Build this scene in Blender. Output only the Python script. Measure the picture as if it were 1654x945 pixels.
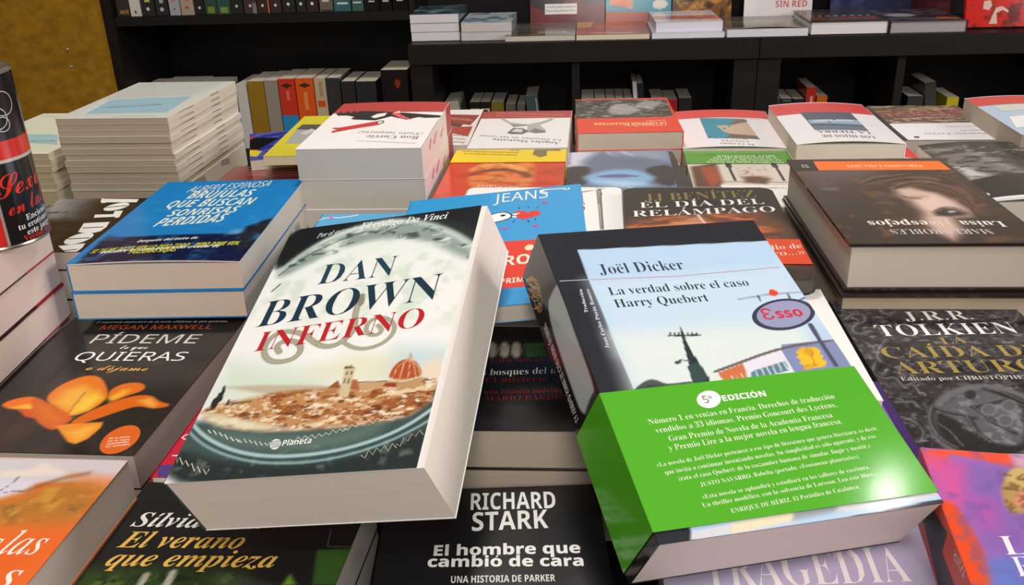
import bpy, math, random
import numpy as np
from mathutils import Vector, Matrix
from mathutils.geometry import tessellate_polygon

for o in list(bpy.data.objects): bpy.data.objects.remove(o)
S = bpy.context.scene
COL = bpy.context.collection
R = math.radians

# ------------------------------------------------------------ camera, world, lamps, exposure
CAM_H = 1.22
cam = bpy.data.cameras.new('camera'); cam.sensor_width = 36.0; cam.lens = 1480/1654*36
cam.clip_start = 0.02; cam.clip_end = 60
co = bpy.data.objects.new('camera', cam); COL.objects.link(co)
co.matrix_world = (Matrix.Translation((0, 0, CAM_H)) @ Matrix.Rotation(R(5), 4, 'Z') @ Matrix.Rotation(R(90-24), 4, 'X') @ Matrix.Rotation(R(2*-1), 4, 'Z'))
S.camera = co
S.view_settings.view_transform = 'Standard'; S.view_settings.look = 'None'
S.view_settings.exposure = -0.25; S.view_settings.gamma = 1.0; S.view_settings.use_curve_mapping = False
S.cycles.use_denoising = True
S.cycles.max_bounces = 6
S.cycles.sample_clamp_indirect = 4.0
wd = bpy.data.worlds.new('world'); S.world = wd; wd.use_nodes = True
bg = wd.node_tree.nodes['Background']; bg.inputs[0].default_value = (1.0, 0.93, 0.86, 1); bg.inputs[1].default_value = 0.25

def lamp(name, loc, energy, size, color=(1, .93, .85), target=None):
    l = bpy.data.lights.new(name, 'AREA'); l.shape = 'DISK'; l.size = size; l.energy = energy; l.color = color
    o = bpy.data.objects.new(name, l); COL.objects.link(o); o.location = loc
    if target is not None:
        o.rotation_euler = (Vector(target)-Vector(loc)).to_track_quat('-Z', 'Y').to_euler()
    return o
lamp('ceiling_or_fill_light', (1.28, 1.23, 2.72), 1.1, .09, (1, .97, .93), (0, .9, .8))
lamp('ceiling_or_fill_light', (-.25, 1.75, 2.75), 30, .4, (1, .95, .91), (-.1, 1.1, .8))
lamp('ceiling_or_fill_light', (.1, -.3, 2.75), 14, .7, (1, .95, .91), (0, .9, .8))
lamp('ceiling_or_fill_light', (.2, -1.2, 2.2), 26, .8, (1, .95, .91), (.1, 2.6, .7))  # added fill behind the camera, brightens the cubbyholes and front faces
lamp('side_fill_light', (2.45, .9, 1.75), 42, 1.1, (1, .94, .92), (0, .9, .9))  # added fill near the right wall, brightens the right-hand page faces


# ------------------------------------------------------------ materials
def nodes(m):
    m.use_nodes = True
    return m.node_tree, m.node_tree.nodes['Principled BSDF']
def print_mat(name, rough, spec=.5, coat=0.0):
    m = bpy.data.materials.new(name); t, b = nodes(m)
    a = t.nodes.new('ShaderNodeAttribute'); a.attribute_name = 'col'
    t.links.new(a.outputs['Color'], b.inputs['Base Color'])
    n = t.nodes.new('ShaderNodeTexNoise'); n.inputs['Scale'].default_value = 9; n.inputs['Detail'].default_value = 2
    tc = t.nodes.new('ShaderNodeTexCoord'); t.links.new(tc.outputs['Object'], n.inputs['Vector'])
    mr = t.nodes.new('ShaderNodeMapRange'); mr.inputs[3].default_value = rough*.85; mr.inputs[4].default_value = rough*1.15
    t.links.new(n.outputs['Fac'], mr.inputs[0]); t.links.new(mr.outputs[0], b.inputs['Roughness'])
    bp = t.nodes.new('ShaderNodeBump'); bp.inputs['Strength'].default_value = .04; bp.inputs['Distance'].default_value = .01
    t.links.new(n.outputs['Fac'], bp.inputs['Height']); t.links.new(bp.outputs[0], b.inputs['Normal'])
    b.inputs['Specular IOR Level'].default_value = spec
    b.inputs['Coat Weight'].default_value = coat; b.inputs['Coat Roughness'].default_value = .08
    return m
M = {'gloss': print_mat('glossy_printed_card', .17), 'satin': print_mat('satin_printed_card', .42, .4), 'matte': print_mat('matte_printed_card', .6, .3),
     'shiny': print_mat('laminated_printed_card', .11, .5)}
def page_mat():
    m = bpy.data.materials.new('stacked_paper_edges'); t, b = nodes(m)
    a = t.nodes.new('ShaderNodeAttribute'); a.attribute_name = 'col'
    tc = t.nodes.new('ShaderNodeTexCoord'); mp = t.nodes.new('ShaderNodeMapping'); mp.inputs['Scale'].default_value = (4, 4, 1500)
    n = t.nodes.new('ShaderNodeTexNoise'); n.inputs['Scale'].default_value = 1; n.inputs['Detail'].default_value = 3
    t.links.new(tc.outputs['Object'], mp.inputs['Vector']); t.links.new(mp.outputs[0], n.inputs['Vector'])
    mr = t.nodes.new('ShaderNodeMapRange'); mr.inputs[1].default_value = .3; mr.inputs[2].default_value = .7; mr.inputs[3].default_value = .95; mr.inputs[4].default_value = 1.03
    t.links.new(n.outputs['Fac'], mr.inputs[0])
    mx = t.nodes.new('ShaderNodeVectorMath'); mx.operation = 'SCALE'
    t.links.new(a.outputs['Color'], mx.inputs[0]); t.links.new(mr.outputs[0], mx.inputs['Scale'])
    t.links.new(mx.outputs[0], b.inputs['Base Color']); b.inputs['Roughness'].default_value = .8; b.inputs['Specular IOR Level'].default_value = .2
    bp = t.nodes.new('ShaderNodeBump'); bp.inputs['Strength'].default_value = .1; bp.inputs['Distance'].default_value = .0004
    t.links.new(n.outputs['Fac'], bp.inputs['Height']); t.links.new(bp.outputs[0], b.inputs['Normal'])
    return m
M['page'] = page_mat()
def plain(name, c, rough=.5, metal=0., noise=None, scale=20, spec=.5):
    m = bpy.data.materials.new(name); t, b = nodes(m)
    c = [x/255 for x in c]; lin = [x/12.92 if x <= .04045 else ((x+.055)/1.055)**2.4 for x in c]
    b.inputs['Base Color'].default_value = (*lin, 1); b.inputs['Roughness'].default_value = rough; b.inputs['Metallic'].default_value = metal
    b.inputs['Specular IOR Level'].default_value = spec
    if noise:
        n = t.nodes.new('ShaderNodeTexNoise'); n.inputs['Scale'].default_value = scale; n.inputs['Detail'].default_value = 5
        tc = t.nodes.new('ShaderNodeTexCoord'); mp = t.nodes.new('ShaderNodeMapping'); mp.inputs['Scale'].default_value = noise
        t.links.new(tc.outputs['Object'], mp.inputs['Vector']); t.links.new(mp.outputs[0], n.inputs['Vector'])
        r = t.nodes.new('ShaderNodeValToRGB'); r.color_ramp.elements[0].position = .3; r.color_ramp.elements[1].position = .7
        r.color_ramp.elements[0].color = tuple(x*.75 for x in lin)+(1,); r.color_ramp.elements[1].color = tuple(min(1, x*1.2) for x in lin)+(1,)
        t.links.new(n.outputs['Fac'], r.inputs[0]); t.links.new(r.outputs[0], b.inputs['Base Color'])
    return m

# ------------------------------------------------------------ mesh builder
def lin(c):
    c = np.asarray(c, float)/255
    return np.where(c <= .04045, c/12.92, ((c+.055)/1.055)**2.4)
class MB:
    def __init__(s): s.v = []; s.c = []; s.lv = []; s.lt = []; s.n = 0
    def add(s, v, faces, col):            # col: one sRGB triple or per-vertex array (sRGB 0..255)
        v = np.asarray(v, float); col = np.asarray(col, float)
        if col.ndim == 1: col = np.tile(col, (len(v), 1))
        s.v.append(v); s.c.append(lin(col))
        if isinstance(faces, np.ndarray):
            s.lv.append((faces+s.n).ravel()); s.lt.append(np.full(len(faces), faces.shape[1], int))
        else:
            s.lv.append(np.array([i+s.n for f in faces for i in f], int)); s.lt.append(np.array([len(f) for f in faces], int))
        s.n += len(v)
    def box(s, a, b, col, cols=None):      # cols: dict of face colours among x- x+ y- y+ z- z+
        x0, y0, z0 = a; x1, y1, z1 = b
        F = {'x-': [(x0, y1, z0), (x0, y0, z0), (x0, y0, z1), (x0, y1, z1)], 'x+': [(x1, y0, z0), (x1, y1, z0), (x1, y1, z1), (x1, y0, z1)],
             'y-': [(x0, y0, z0), (x1, y0, z0), (x1, y0, z1), (x0, y0, z1)], 'y+': [(x1, y1, z0), (x0, y1, z0), (x0, y1, z1), (x1, y1, z1)],
             'z-': [(x0, y1, z0), (x1, y1, z0), (x1, y0, z0), (x0, y0, z0)], 'z+': [(x0, y0, z1), (x1, y0, z1), (x1, y1, z1), (x0, y1, z1)]}
        for k, q in F.items(): s.add(q, [(0, 1, 2, 3)], (cols or {}).get(k, col))
    def prism(s, pts, z0, z1, col, top=None):
        n = len(pts); lo = [(x, y, z0) for x, y in pts]; hi = [(x, y, z1) for x, y in pts]
        s.add(hi, [tuple(range(n))], top or col); s.add(lo, [tuple(range(n))[::-1]], col)
        for i in range(n):
            j = (i+1) % n; s.add([lo[i], lo[j], hi[j], hi[i]], [(0, 1, 2, 3)], col)
    def build(s, name, mat, parent=None, tf=None, smooth=False):
        v = np.concatenate(s.v)
        if tf: v = tf(v)
        me = bpy.data.meshes.new(name)
        lv = np.concatenate(s.lv); lt = np.concatenate(s.lt)
        me.vertices.add(len(v)); me.vertices.foreach_set('co', v.ravel().astype(np.float32))
        me.loops.add(len(lv)); me.loops.foreach_set('vertex_index', lv.astype(np.int32))
        me.polygons.add(len(lt)); me.polygons.foreach_set('loop_start', np.concatenate([[0], np.cumsum(lt)[:-1]]).astype(np.int32)); me.polygons.foreach_set('loop_total', lt.astype(np.int32))
        me.update(calc_edges=True); me.validate()
        a = me.attributes.new('col', 'FLOAT_COLOR', 'POINT')
        a.data.foreach_set('color', np.c_[np.concatenate(s.c), np.ones(len(v))].ravel().astype(np.float32))
        if smooth: me.polygons.foreach_set('use_smooth', np.ones(len(lt), bool))
        me.materials.append(M[mat] if isinstance(mat, str) else mat)
        o = bpy.data.objects.new(name, me); COL.objects.link(o)
        if parent: o.parent = parent
        return o
def empty(name, loc, rot=None):
    o = bpy.data.objects.new(name, None); COL.objects.link(o); o.empty_display_size = .02
    o.location = loc
    if rot is not None: o.rotation_euler = rot
    return o
def tag(o, label, cat, group=None):
    o['label'] = label; o['category'] = cat
    if group: o['group'] = group
    return o
def struct(o): o['kind'] = 'structure'; return o

# ------------------------------------------------------------ lettering
_st = {'B': (0x1D400, 0x1D41A, 0x1D7CE, 0), 'R': (0x1D400, 0x1D41A, 0x1D7CE, -.011), 'I': (0x1D434, 0x1D44E, 0, 0), 'J': (0x1D434, 0x1D44E, 0, .006), 'BI': (0x1D468, 0x1D482, 0x1D7CE, 0),
       'S': (0x1D5A0, 0x1D5BA, 0x1D7E2, 0), 'SB': (0x1D5D4, 0x1D5EE, 0x1D7EC, 0), 'SX': (0x1D5D4, 0x1D5EE, 0x1D7EC, .014), 'SI': (0x1D608, 0x1D622, 0, 0), 'SBI': (0x1D63C, 0x1D656, 0, 0), 'C': (0x1D4D0, 0x1D4EA, 0, 0), 'M': (0x1D670, 0x1D68A, 0, 0), 'D': None}
_acc = {'á': 'a/', 'é': 'e/', 'í': 'i/', 'ó': 'o/', 'ú': 'u/', 'Á': 'A/', 'É': 'E/', 'Í': 'I/', 'Ó': 'O/', 'Ú': 'U/', 'ë': 'e:', 'ñ': 'n~', 'Ñ': 'N~', 'ü': 'u:'}
_gc = {}
def _ch(style, c):
    s = _st[style]
    if s is None: return c
    if 'A' <= c <= 'Z': return chr(s[0]+ord(c)-65)
    if 'a' <= c <= 'z': return 'ℎ' if (s[1] == 0x1D44E and c == 'h') else chr(s[1]+ord(c)-97)
    if '0' <= c <= '9' and s[2]: return chr(s[2]+ord(c)-48)
    return c
def _raw(bodies, style, res):
    """outline meshes of several strings cut in one go: one string a line, told apart by height"""
    cu = bpy.data.curves.new('g', 'FONT'); cu.body = '\n'.join(['H']+list(bodies)+['H']); cu.size = 1; cu.resolution_u = res; cu.space_line = 4
    s = _st[style]
    if s and s[3]: cu.offset = s[3]
    o = bpy.data.objects.new('g', cu); COL.objects.link(o)
    dg = bpy.context.evaluated_depsgraph_get(); me = bpy.data.meshes.new_from_object(o.evaluated_get(dg))
    v = np.array([tuple(p.co)[:2] for p in me.vertices]).reshape(-1, 2); F = [tuple(p.vertices) for p in me.polygons]
    bpy.data.objects.remove(o); bpy.data.curves.remove(cu); bpy.data.meshes.remove(me)
    n = len(bodies)+1; low = v[:, 1].min(); off = s[3] if s else 0
    step = -(low+off if off else low)/n                  # the last H stands on the lowest baseline
    row = np.round(-(v[:, 1]-.3)/step).astype(int); out = []
    by = {}
    for p in F: by.setdefault(row[p[0]], []).append(p)
    for k in range(1, n):
        fs = by.get(k, []); idx = sorted({i for p in fs for i in p}); mp = {i: j for j, i in enumerate(idx)}
        out.append((v[idx]+[0, step*k] if idx else np.zeros((0, 2)), [tuple(mp[i] for i in p) for p in fs]))
    return out
def cut_glyphs(need):
    """need: set of (style, character, fineness)"""
    groups = {}
    for st, c, r in need:
        for x in ((_acc[c][0],) if c in _acc else (c,)):
            if x != ' ' and (st, x, r) not in _gc: groups.setdefault((st, r), set()).add(x)
    for (st, r), cs in groups.items():
        cs = sorted(cs); b = [_ch(st, c) for c in cs]
        both = _raw(b+[x+x for x in b], st, r); one, two = both[:len(b)], both[len(b):]
        for c, (v, f), (v2, _) in zip(cs, one, two):
            _gc[(st, c, r)] = (v, f, float(v2[:, 0].max()-v[:, 0].max()) if len(v) else .3)
def glyph(style, c, res):
    k = (style, c, res)
    if k in _gc: return _gc[k]
    if c == ' ': _gc[k] = (np.zeros((0, 2)), [], .27); return _gc[k]
    if c in _acc:
        b, a = _acc[c]; v, f, w = glyph(style, b, res); v = v.copy(); f = list(f)
        if b == 'i':                                   # drop the dot
            f = [p for p in f if v[list(p)][:, 1].min() < .5*v[:, 1].max()]
        used = sorted({i for p in f for i in p}); h = v[used][:, 1].max(); x = (v[used][:, 0].min()+v[used][:, 0].max())/2+(.06 if 'I' in style or style == 'J' else 0)
        q = []
        if a == '/': q = [[(x-.04, h+.05), (x+.03, h+.05), (x+.13, h+.2), (x+.03, h+.2)]]
        if a == ':': q = [[(x-.13, h+.07), (x-.05, h+.07), (x-.05, h+.15), (x-.13, h+.15)], [(x+.05, h+.07), (x+.13, h+.07), (x+.13, h+.15), (x+.05, h+.15)]]
        if a == '~': q = [[(x-.15, h+.07), (x+.15, h+.09), (x+.15, h+.14), (x-.15, h+.12)]]
        for p in q:
            f.append(tuple(range(len(v), len(v)+4))); v = np.concatenate([v, p])
        _gc[k] = (v, f, w); return _gc[k]
    cut_glyphs({k}); return _gc[k]
_cap = {}
def fineness(h): return 3 if abs(h) > 5 else 2 if abs(h) > 2.4 else 1

def text_shapes(style, txt, A, U, h):
    """letters in surface millimetres: baseline from A along vector U, cap height h (towards the left of U)"""
    if style not in _cap: _cap[style] = glyph(style, 'H', 3)[0][:, 1].max()
    U = np.array(U, float); L = np.hypot(*U); u = U/L; n = np.array([-u[1], u[0]]) if abs(u[1]) > .5 else np.array([0, 1.])
    res = fineness(h)
    x = 0; out = []; mn = 1e9; mxx = -1e9
    for c in txt:
        v, f, w = glyph(style, c, res)
        if len(f):
            out.append((v+[x, 0], f)); used = v
            mn = min(mn, (v[:, 0]+x).min()); mxx = max(mxx, (v[:, 0]+x).max())
        x += w
    if not out: return []
    sx = L/(mxx-mn); sy = h/_cap[style]
    return [(np.array(A)+np.outer((v[:, 0]-mn)*sx, u)+np.outer(v[:, 1]*sy, n), f) for v, f in out]

# ------------------------------------------------------------ painted print
def _hash(ix, iy, seed):
    h = (ix.astype(np.int64)*374761393+iy.astype(np.int64)*668265263+seed*974634777) & 0x7fffffff
    h = ((h ^ (h >> 13))*1274126177) & 0x7fffffff
    return ((h ^ (h >> 16)) & 0xffff)/65535.0
def vnoise(x, y, seed):
    ix = np.floor(x); iy = np.floor(y); fx = x-ix; fy = y-iy; fx = fx*fx*(3-2*fx); fy = fy*fy*(3-2*fy)
    a = _hash(ix, iy, seed); b = _hash(ix+1, iy, seed); c = _hash(ix, iy+1, seed); d = _hash(ix+1, iy+1, seed)
    return (a*(1-fx)+b*fx)*(1-fy)+(c*(1-fx)+d*fx)*fy
def fbm(x, y, seed, o=4):
    r = 0; a = .5; t = 0
    for k in range(o): r = r+a*vnoise(x*2**k, y*2**k, seed+k*17); t += a; a *= .55
    return r/t
def sst(e0, e1, x):
    t = np.clip((x-e0)/(e1-e0+1e-9), 0, 1); return t*t*(3-2*t)
def seg_dist(X, Y, pts, closed):
    d = np.full(X.shape, 1e9); p = list(pts)+([pts[0]] if closed else [])
    for (x0, y0), (x1, y1) in zip(p[:-1], p[1:]):
        dx, dy = x1-x0, y1-y0; L = dx*dx+dy*dy+1e-12
        t = np.clip(((X-x0)*dx+(Y-y0)*dy)/L, 0, 1); d = np.minimum(d, np.hypot(X-x0-t*dx, Y-y0-t*dy))
    return d
def inside(X, Y, pts):
    r = np.zeros(X.shape, bool); n = len(pts)
    for i in range(n):
        x0, y0 = pts[i]; x1, y1 = pts[(i+1) % n]
        if y0 == y1: continue
        r ^= ((y0 > Y) != (y1 > Y)) & (X < (x1-x0)*(Y-y0)/(y1-y0)+x0)
    return r
def pmask(X, Y, pts, soft):
    i = inside(X, Y, pts)
    if soft <= 0: return i.astype(float)
    d = seg_dist(X, Y, pts, True); return sst(-soft, soft, np.where(i, d, -d))
def smooth(p, closed):
    for _ in range(2):
        q = []; n = len(p)
        for i in range(n if closed else n-1):
            a, b = p[i], p[(i+1) % n]
            q += [(.75*a[0]+.25*b[0], .75*a[1]+.25*b[1]), (.25*a[0]+.75*b[0], .25*a[1]+.75*b[1])]
        p = q if closed else [p[0]]+q+[p[-1]]
    return p
def paint(X, Y, base, ops):
    C = np.tile(np.array(base, float), (len(X), 1))
    def mix(c, m): nonlocal C; C = C+(np.array(c, float)-C)*np.clip(m, 0, 1)[:, None]
    for op in ops:
        k = op[0]
        if k == 'grad':
            _, c0, c1, x0, y0, x1, y1, al = op; dx, dy = x1-x0, y1-y0
            t = np.clip(((X-x0)*dx+(Y-y0)*dy)/(dx*dx+dy*dy), 0, 1)[:, None]
            C = C+((np.array(c0, float)*(1-t)+np.array(c1, float)*t)-C)*al
        elif k == 'el':
            _, cx, cy, ax, ay, bx, by, c, soft, al = op; D = ax*by-ay*bx
            u = ((X-cx)*by-(Y-cy)*bx)/D; v = (-(X-cx)*ay+(Y-cy)*ax)/D
            mix(c, al*(1-sst(1-soft, 1+soft, np.hypot(u, v))))
        elif k == 'pl': mix(op[2], op[4]*pmask(X, Y, smooth(op[1], True) if 8 <= len(op[1]) < 14 else op[1], op[3]))
        elif k == 'ln':
            _, pts, w, c, soft, al = op; pts = smooth(pts, False) if len(pts) > 3 else pts; mix(c, al*(1-sst(w/2-soft, w/2+soft, seg_dist(X, Y, pts, False))))
        elif k == 'nz':
            _, sc, c, lo, hi, al, pts, soft, seed, st = op
            m = sst(lo, hi, fbm(X/sc/st, Y/sc, seed))*al
            if pts: m = m*pmask(X, Y, pts, soft)
            mix(c, m)
    return C

# a surface is a rectangle w x d millimetres with its own placing function (x, y, height) -> local metres
def surface(mb, w, d, base, ops, prints, place, step=2.0, curved=False, outline=None):
    soft = [o for o in ops]
    if soft:
        nx = max(1, int(round(w/step))); ny = max(1, int(round(d/step)))
        gx, gy = np.meshgrid(np.linspace(0, w, nx+1), np.linspace(0, d, ny+1)); X = gx.ravel(); Y = gy.ravel()
        i = np.arange((nx+1)*(ny+1)).reshape(ny+1, nx+1)
        q = np.stack([i[:-1, :-1], i[:-1, 1:], i[1:, 1:], i[1:, :-1]], -1).reshape(-1, 4)
        if outline is not None:                            # rounded corners: leave out the cells beyond them
            q = q[inside(X[q].mean(1), Y[q].mean(1), outline)]
        mb.add(place(X, Y, .00003), q, paint(X, Y, base, soft))
    h = .00008
    for p in prints:
        k = p[0]; h += .000005
        if k == 'T':
            for v, f in text_shapes(*p[1:3], p[4:6], p[6:8], p[8]):
                inb = (v[:, 0].min() >= -.5) & (v[:, 0].max() <= w+.5) & (v[:, 1].min() >= -.5) & (v[:, 1].max() <= d+.5)
                if inb: mb.add(place(v[:, 0], v[:, 1], h), f, p[3])
            continue
        if k == 'P': polys = [p[1]]; c = p[2]
        elif k == 'E':
            _, cx, cy, ax, ay, bx, by, c = p; a = np.linspace(0, 2*np.pi, 37)[:-1]
            polys = [list(zip(cx+ax*np.cos(a)+bx*np.sin(a), cy+ay*np.cos(a)+by*np.sin(a)))]
        elif k == 'L':
            _, pts, lw, c = p; pts = np.array(pts, float); t = np.gradient(pts, axis=0); t /= np.linalg.norm(t, axis=1)[:, None]+1e-9
            n = np.c_[-t[:, 1], t[:, 0]]*lw/2; a = pts+n; b = pts-n
            polys = [[tuple(a[j]), tuple(b[j]), tuple(b[j+1]), tuple(a[j+1])] for j in range(len(pts)-1)]
        for q in polys:
            q = np.clip(np.array(q, float), [0, 0], [w, d])
            area = .5*np.sum(q[:, 0]*np.roll(q[:, 1], -1)-np.roll(q[:, 0], -1)*q[:, 1])
            if abs(area) < 1e-3: continue
            if area < 0: q = q[::-1]
            fs = []
            for a_, b_, c_ in tessellate_polygon([[Vector((x, y, 0)) for x, y in q]]):
                s_ = (q[b_][0]-q[a_][0])*(q[c_][1]-q[a_][1])-(q[c_][0]-q[a_][0])*(q[b_][1]-q[a_][1])
                fs.append((a_, b_, c_) if s_ > 0 else (a_, c_, b_))
            if not curved: mb.add(place(q[:, 0], q[:, 1], h), fs, c); continue
            for f in fs:                                   # printed on a curling cover: cut into small cells that follow it
                for r_ in cells([tuple(q[i]) for i in f], w/16, d/16):
                    r_ = np.array(r_); mb.add(place(r_[:, 0], r_[:, 1], h+.00012), [tuple(range(len(r_)))], c)
def _half(p, ax, v, sgn):
    out = []
    for i in range(len(p)):
        a, b = p[i-1], p[i]; da, db = (a[ax]-v)*sgn, (b[ax]-v)*sgn
        if da*db < 0:
            t = da/(da-db); out.append((a[0]+(b[0]-a[0])*t, a[1]+(b[1]-a[1])*t))
        if db >= 0: out.append(b)
    return out
def cells(p, sx, sy):
    out = [p]
    for ax, s in ((0, sx), (1, sy)):
        nxt = []
        for q in out:
            lo = math.floor(min(v[ax] for v in q)/s); hi = math.ceil(max(v[ax] for v in q)/s)
            for k in range(lo, max(hi, lo+1)):
                r = _half(_half(q, ax, k*s, 1), ax, (k+1)*s, -1)
                if len(r) > 2: nxt.append(r)
        out = nxt
    return out

def rrect(x0, y0, x1, y1, r, which='1234', n=6):
    out = []
    for i, (cx, cy, a0) in enumerate(((x0+r, y0+r, 180), (x1-r, y0+r, 270), (x1-r, y1-r, 0), (x0+r, y1-r, 90))):
        if str(i+1) in which:
            out += [(cx+r*math.cos(R(a0+90*k/n)), cy+r*math.sin(R(a0+90*k/n))) for k in range(n+1)]
        else: out.append(((x0, y0), (x1, y0), (x1, y1), (x0, y1))[i])
    return out

def make_book(b):
    """one book: empty at the base > cover, page_block (> paper_band, sticker)"""
    w, d, t = b['w'], b['d'], b['t']; hard = b.get('hard', 0); ct = .0024 if hard else b.get('ct', .0005); ov = .003 if hard else .0004
    sx, sy = b.get('sh', (0, 0)); cw = w-b.get('short', 0); bend = b.get('bend')
    root = empty(b.get('name', 'paperback_book'), b['loc'])
    root.rotation_mode = 'QUATERNION'; root.rotation_quaternion = b['q']
    def tf(v):
        v = v.copy(); k = t-v[:, 2]
        v[:, 0] += sx*k-w/2; v[:, 1] += sy*k-d/2
        return v
    def lift(x, y):                                  # x, y in metres
        if not bend: return 0*x
        amp, kind = bend
        u = np.clip(x/w, 0, 1); v = np.clip(y/d, 0, 1)
        if kind == 'arch': return amp*(1-(2*u-1)**2)*sst(.0, 1., v)
        if kind == 'archall': return amp*(1-(2*u-1)**2)
        if kind == 'near': return amp*(1-(2*u-1)**2)*(1-sst(0, .5, v))
        if kind == 'free': return amp*u**2
        if kind == 'sag': return -amp*(1-(2*u-1)**2)
        if kind == 'corner': return amp*np.clip(u-.3, 0, 1)**2*(1-v)
    cv = MB(); base = b['c']; bk = b.get('cb', base); sp = b.get('cs', base); ins = (225, 220, 212)
    # front board
    if bend:
        nx, ny = 16, 16
        gx, gy = np.meshgrid(np.linspace(0, cw, nx+1), np.linspace(0, d, ny+1)); X = gx.ravel(); Y = gy.ravel()
        i = np.arange((nx+1)*(ny+1)).reshape(ny+1, nx+1); q = np.stack([i[:-1, :-1], i[:-1, 1:], i[1:, 1:], i[1:, :-1]], -1).reshape(-1, 4)
        L = lift(X, Y); top = np.c_[X, Y, t+L]; bot = np.c_[X, Y, t-ct+L]
        cv.add(top, q, base); cv.add(bot, q[:, ::-1].copy(), ins)
        for e in (i[0, :], i[:, -1], i[-1, ::-1], i[::-1, 0]):
            n = len(e); f = np.array([(k, k+1, n+k+1, n+k) for k in range(n-1)]); cv.add(np.r_[bot[e], top[e]], f, ins if not hard else base)
    elif b.get('round'):
        cv.prism(rrect(0, 0, cw, d, b['round'], b.get('rc', '23')), t-ct, t, base)
    else: cv.box((0, 0, t-ct), (cw, d, t), base)
    if b.get('round'): cv.prism(rrect(0, 0, w, d, b['round'], b.get('rc', '23')), 0, ct, bk)
    else: cv.box((0, 0, 0), (w, d, ct), bk)
    rs = b['round'] if b.get('round') and '4' in b.get('rc', '23') else 0
    cv.box((-.0005 if not hard else -.001, rs, 0), (.0006 if not hard else .0016, d-rs, t), sp)
    for (y0, y1, c) in b.get('edge', []):              # printed cover edges seen on the open side
        for z0, z1 in ((0, ct), (t-ct, t)): cv.add([(w+.0001, y0, z0), (w+.0001, y1, z0), (w+.0001, y1, z1), (w+.0001, y0, z1)], [(0, 1, 2, 3)], c)
    step = b.get('step', 2.0)
    def place(x, y, h):
        x = np.asarray(x)/1000; y = np.asarray(y)/1000
        return np.c_[x, y, t+h+lift(x, y)+0*x]
    surface(cv, cw*1000, d*1000, base, b.get('ops', []), b.get('pr', []), place, step, bool(bend), [(x*1000, y*1000) for x, y in rrect(0, 0, cw, d, b['round'], b.get('rc', '23'))] if b.get('round') else None)
    x0 = -.0005 if not hard else -.001
    if b.get('spr') or b.get('sops'):                # spine print: x = depth below the front cover, y up the spine
        surface(cv, t*1000, d*1000, sp, b.get('sops', []), b.get('spr', []), lambda x, y, h: np.c_[0*np.asarray(x)+x0-h, np.asarray(y)/1000, t-np.asarray(x)/1000], b.get('sstep', 2.))
    cv.build('cover', b.get('mat', 'gloss'), root, tf)
    pg = MB(); pc = b.get('page', (226, 218, 206))
    if b.get('round'): pg.prism(rrect(.0008, ov, w-ov, d-ov, b['round'], b.get('rc', '23')), ct, t-ct-.0002, pc, (228, 224, 218))
    else: pg.box((.0008, ov, ct), (w-ov, d-ov, t-ct-(.0002)), pc, {'z+': (228, 224, 218)})
    pg.build('page_block', 'page', root, tf)
    bd = b.get('band')
    if bd:
        y0, y1 = bd['y0']/1000, bd['y1']/1000; e = .0006; th = .0003; m = MB(); c = bd['c']; xr = bd.get('xr', w*1000)/1000
        def bplace(x, y, h):
            x = np.asarray(x)/1000; y = np.asarray(y)/1000+y0
            return np.c_[x, y, t+e+th+h+lift(x, y)]
        X = np.linspace(-e-.0006, xr+(e if xr > w-.001 else 0), 13); n = len(X)
        for k in range(n-1):
            xa, xb = X[k], X[k+1]; za, zb = [t+e+float(lift(np.array([x]), np.array([(y0+y1)/2]))[0]) for x in (xa, xb)]
            q = [(xa, y0, za+th), (xb, y0, zb+th), (xb, y1, zb+th), (xa, y1, za+th)]
            m.add(q, [(0, 1, 2, 3)], c); m.add([(x, y, z-th) for x, y, z in q], [(3, 2, 1, 0)], (235, 235, 230))
            m.add([(xa, y0, za), (xb, y0, zb), (xb, y0, zb+th), (xa, y0, za+th)], [(0, 1, 2, 3)], c)
            m.add([(xa, y1, za), (xb, y1, zb), (xb, y1, zb+th), (xa, y1, za+th)], [(3, 2, 1, 0)], c)
        m.box((-e-.0006, y0, -e*.2), (-e-.0003, y1, t+e+th), c)
        if xr > w-.001: m.box((w+e-th, y0, -e*.2), (w+e, y1, t+e+th), c)
        surface(m, xr*1000, bd['y1']-bd['y0'], c, bd.get('ops', []), bd.get('pr', []), bplace, bd.get('step', 2.0), bool(bend))
        m.build('paper_band', bd.get('mat', 'gloss'), root, tf)
    return root

def copy_tree(o, parent=None):
    c = o.copy(); COL.objects.link(c)
    if parent: c.parent = parent
    for ch in list(o.children): copy_tree(ch, c)
    return c
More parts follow.
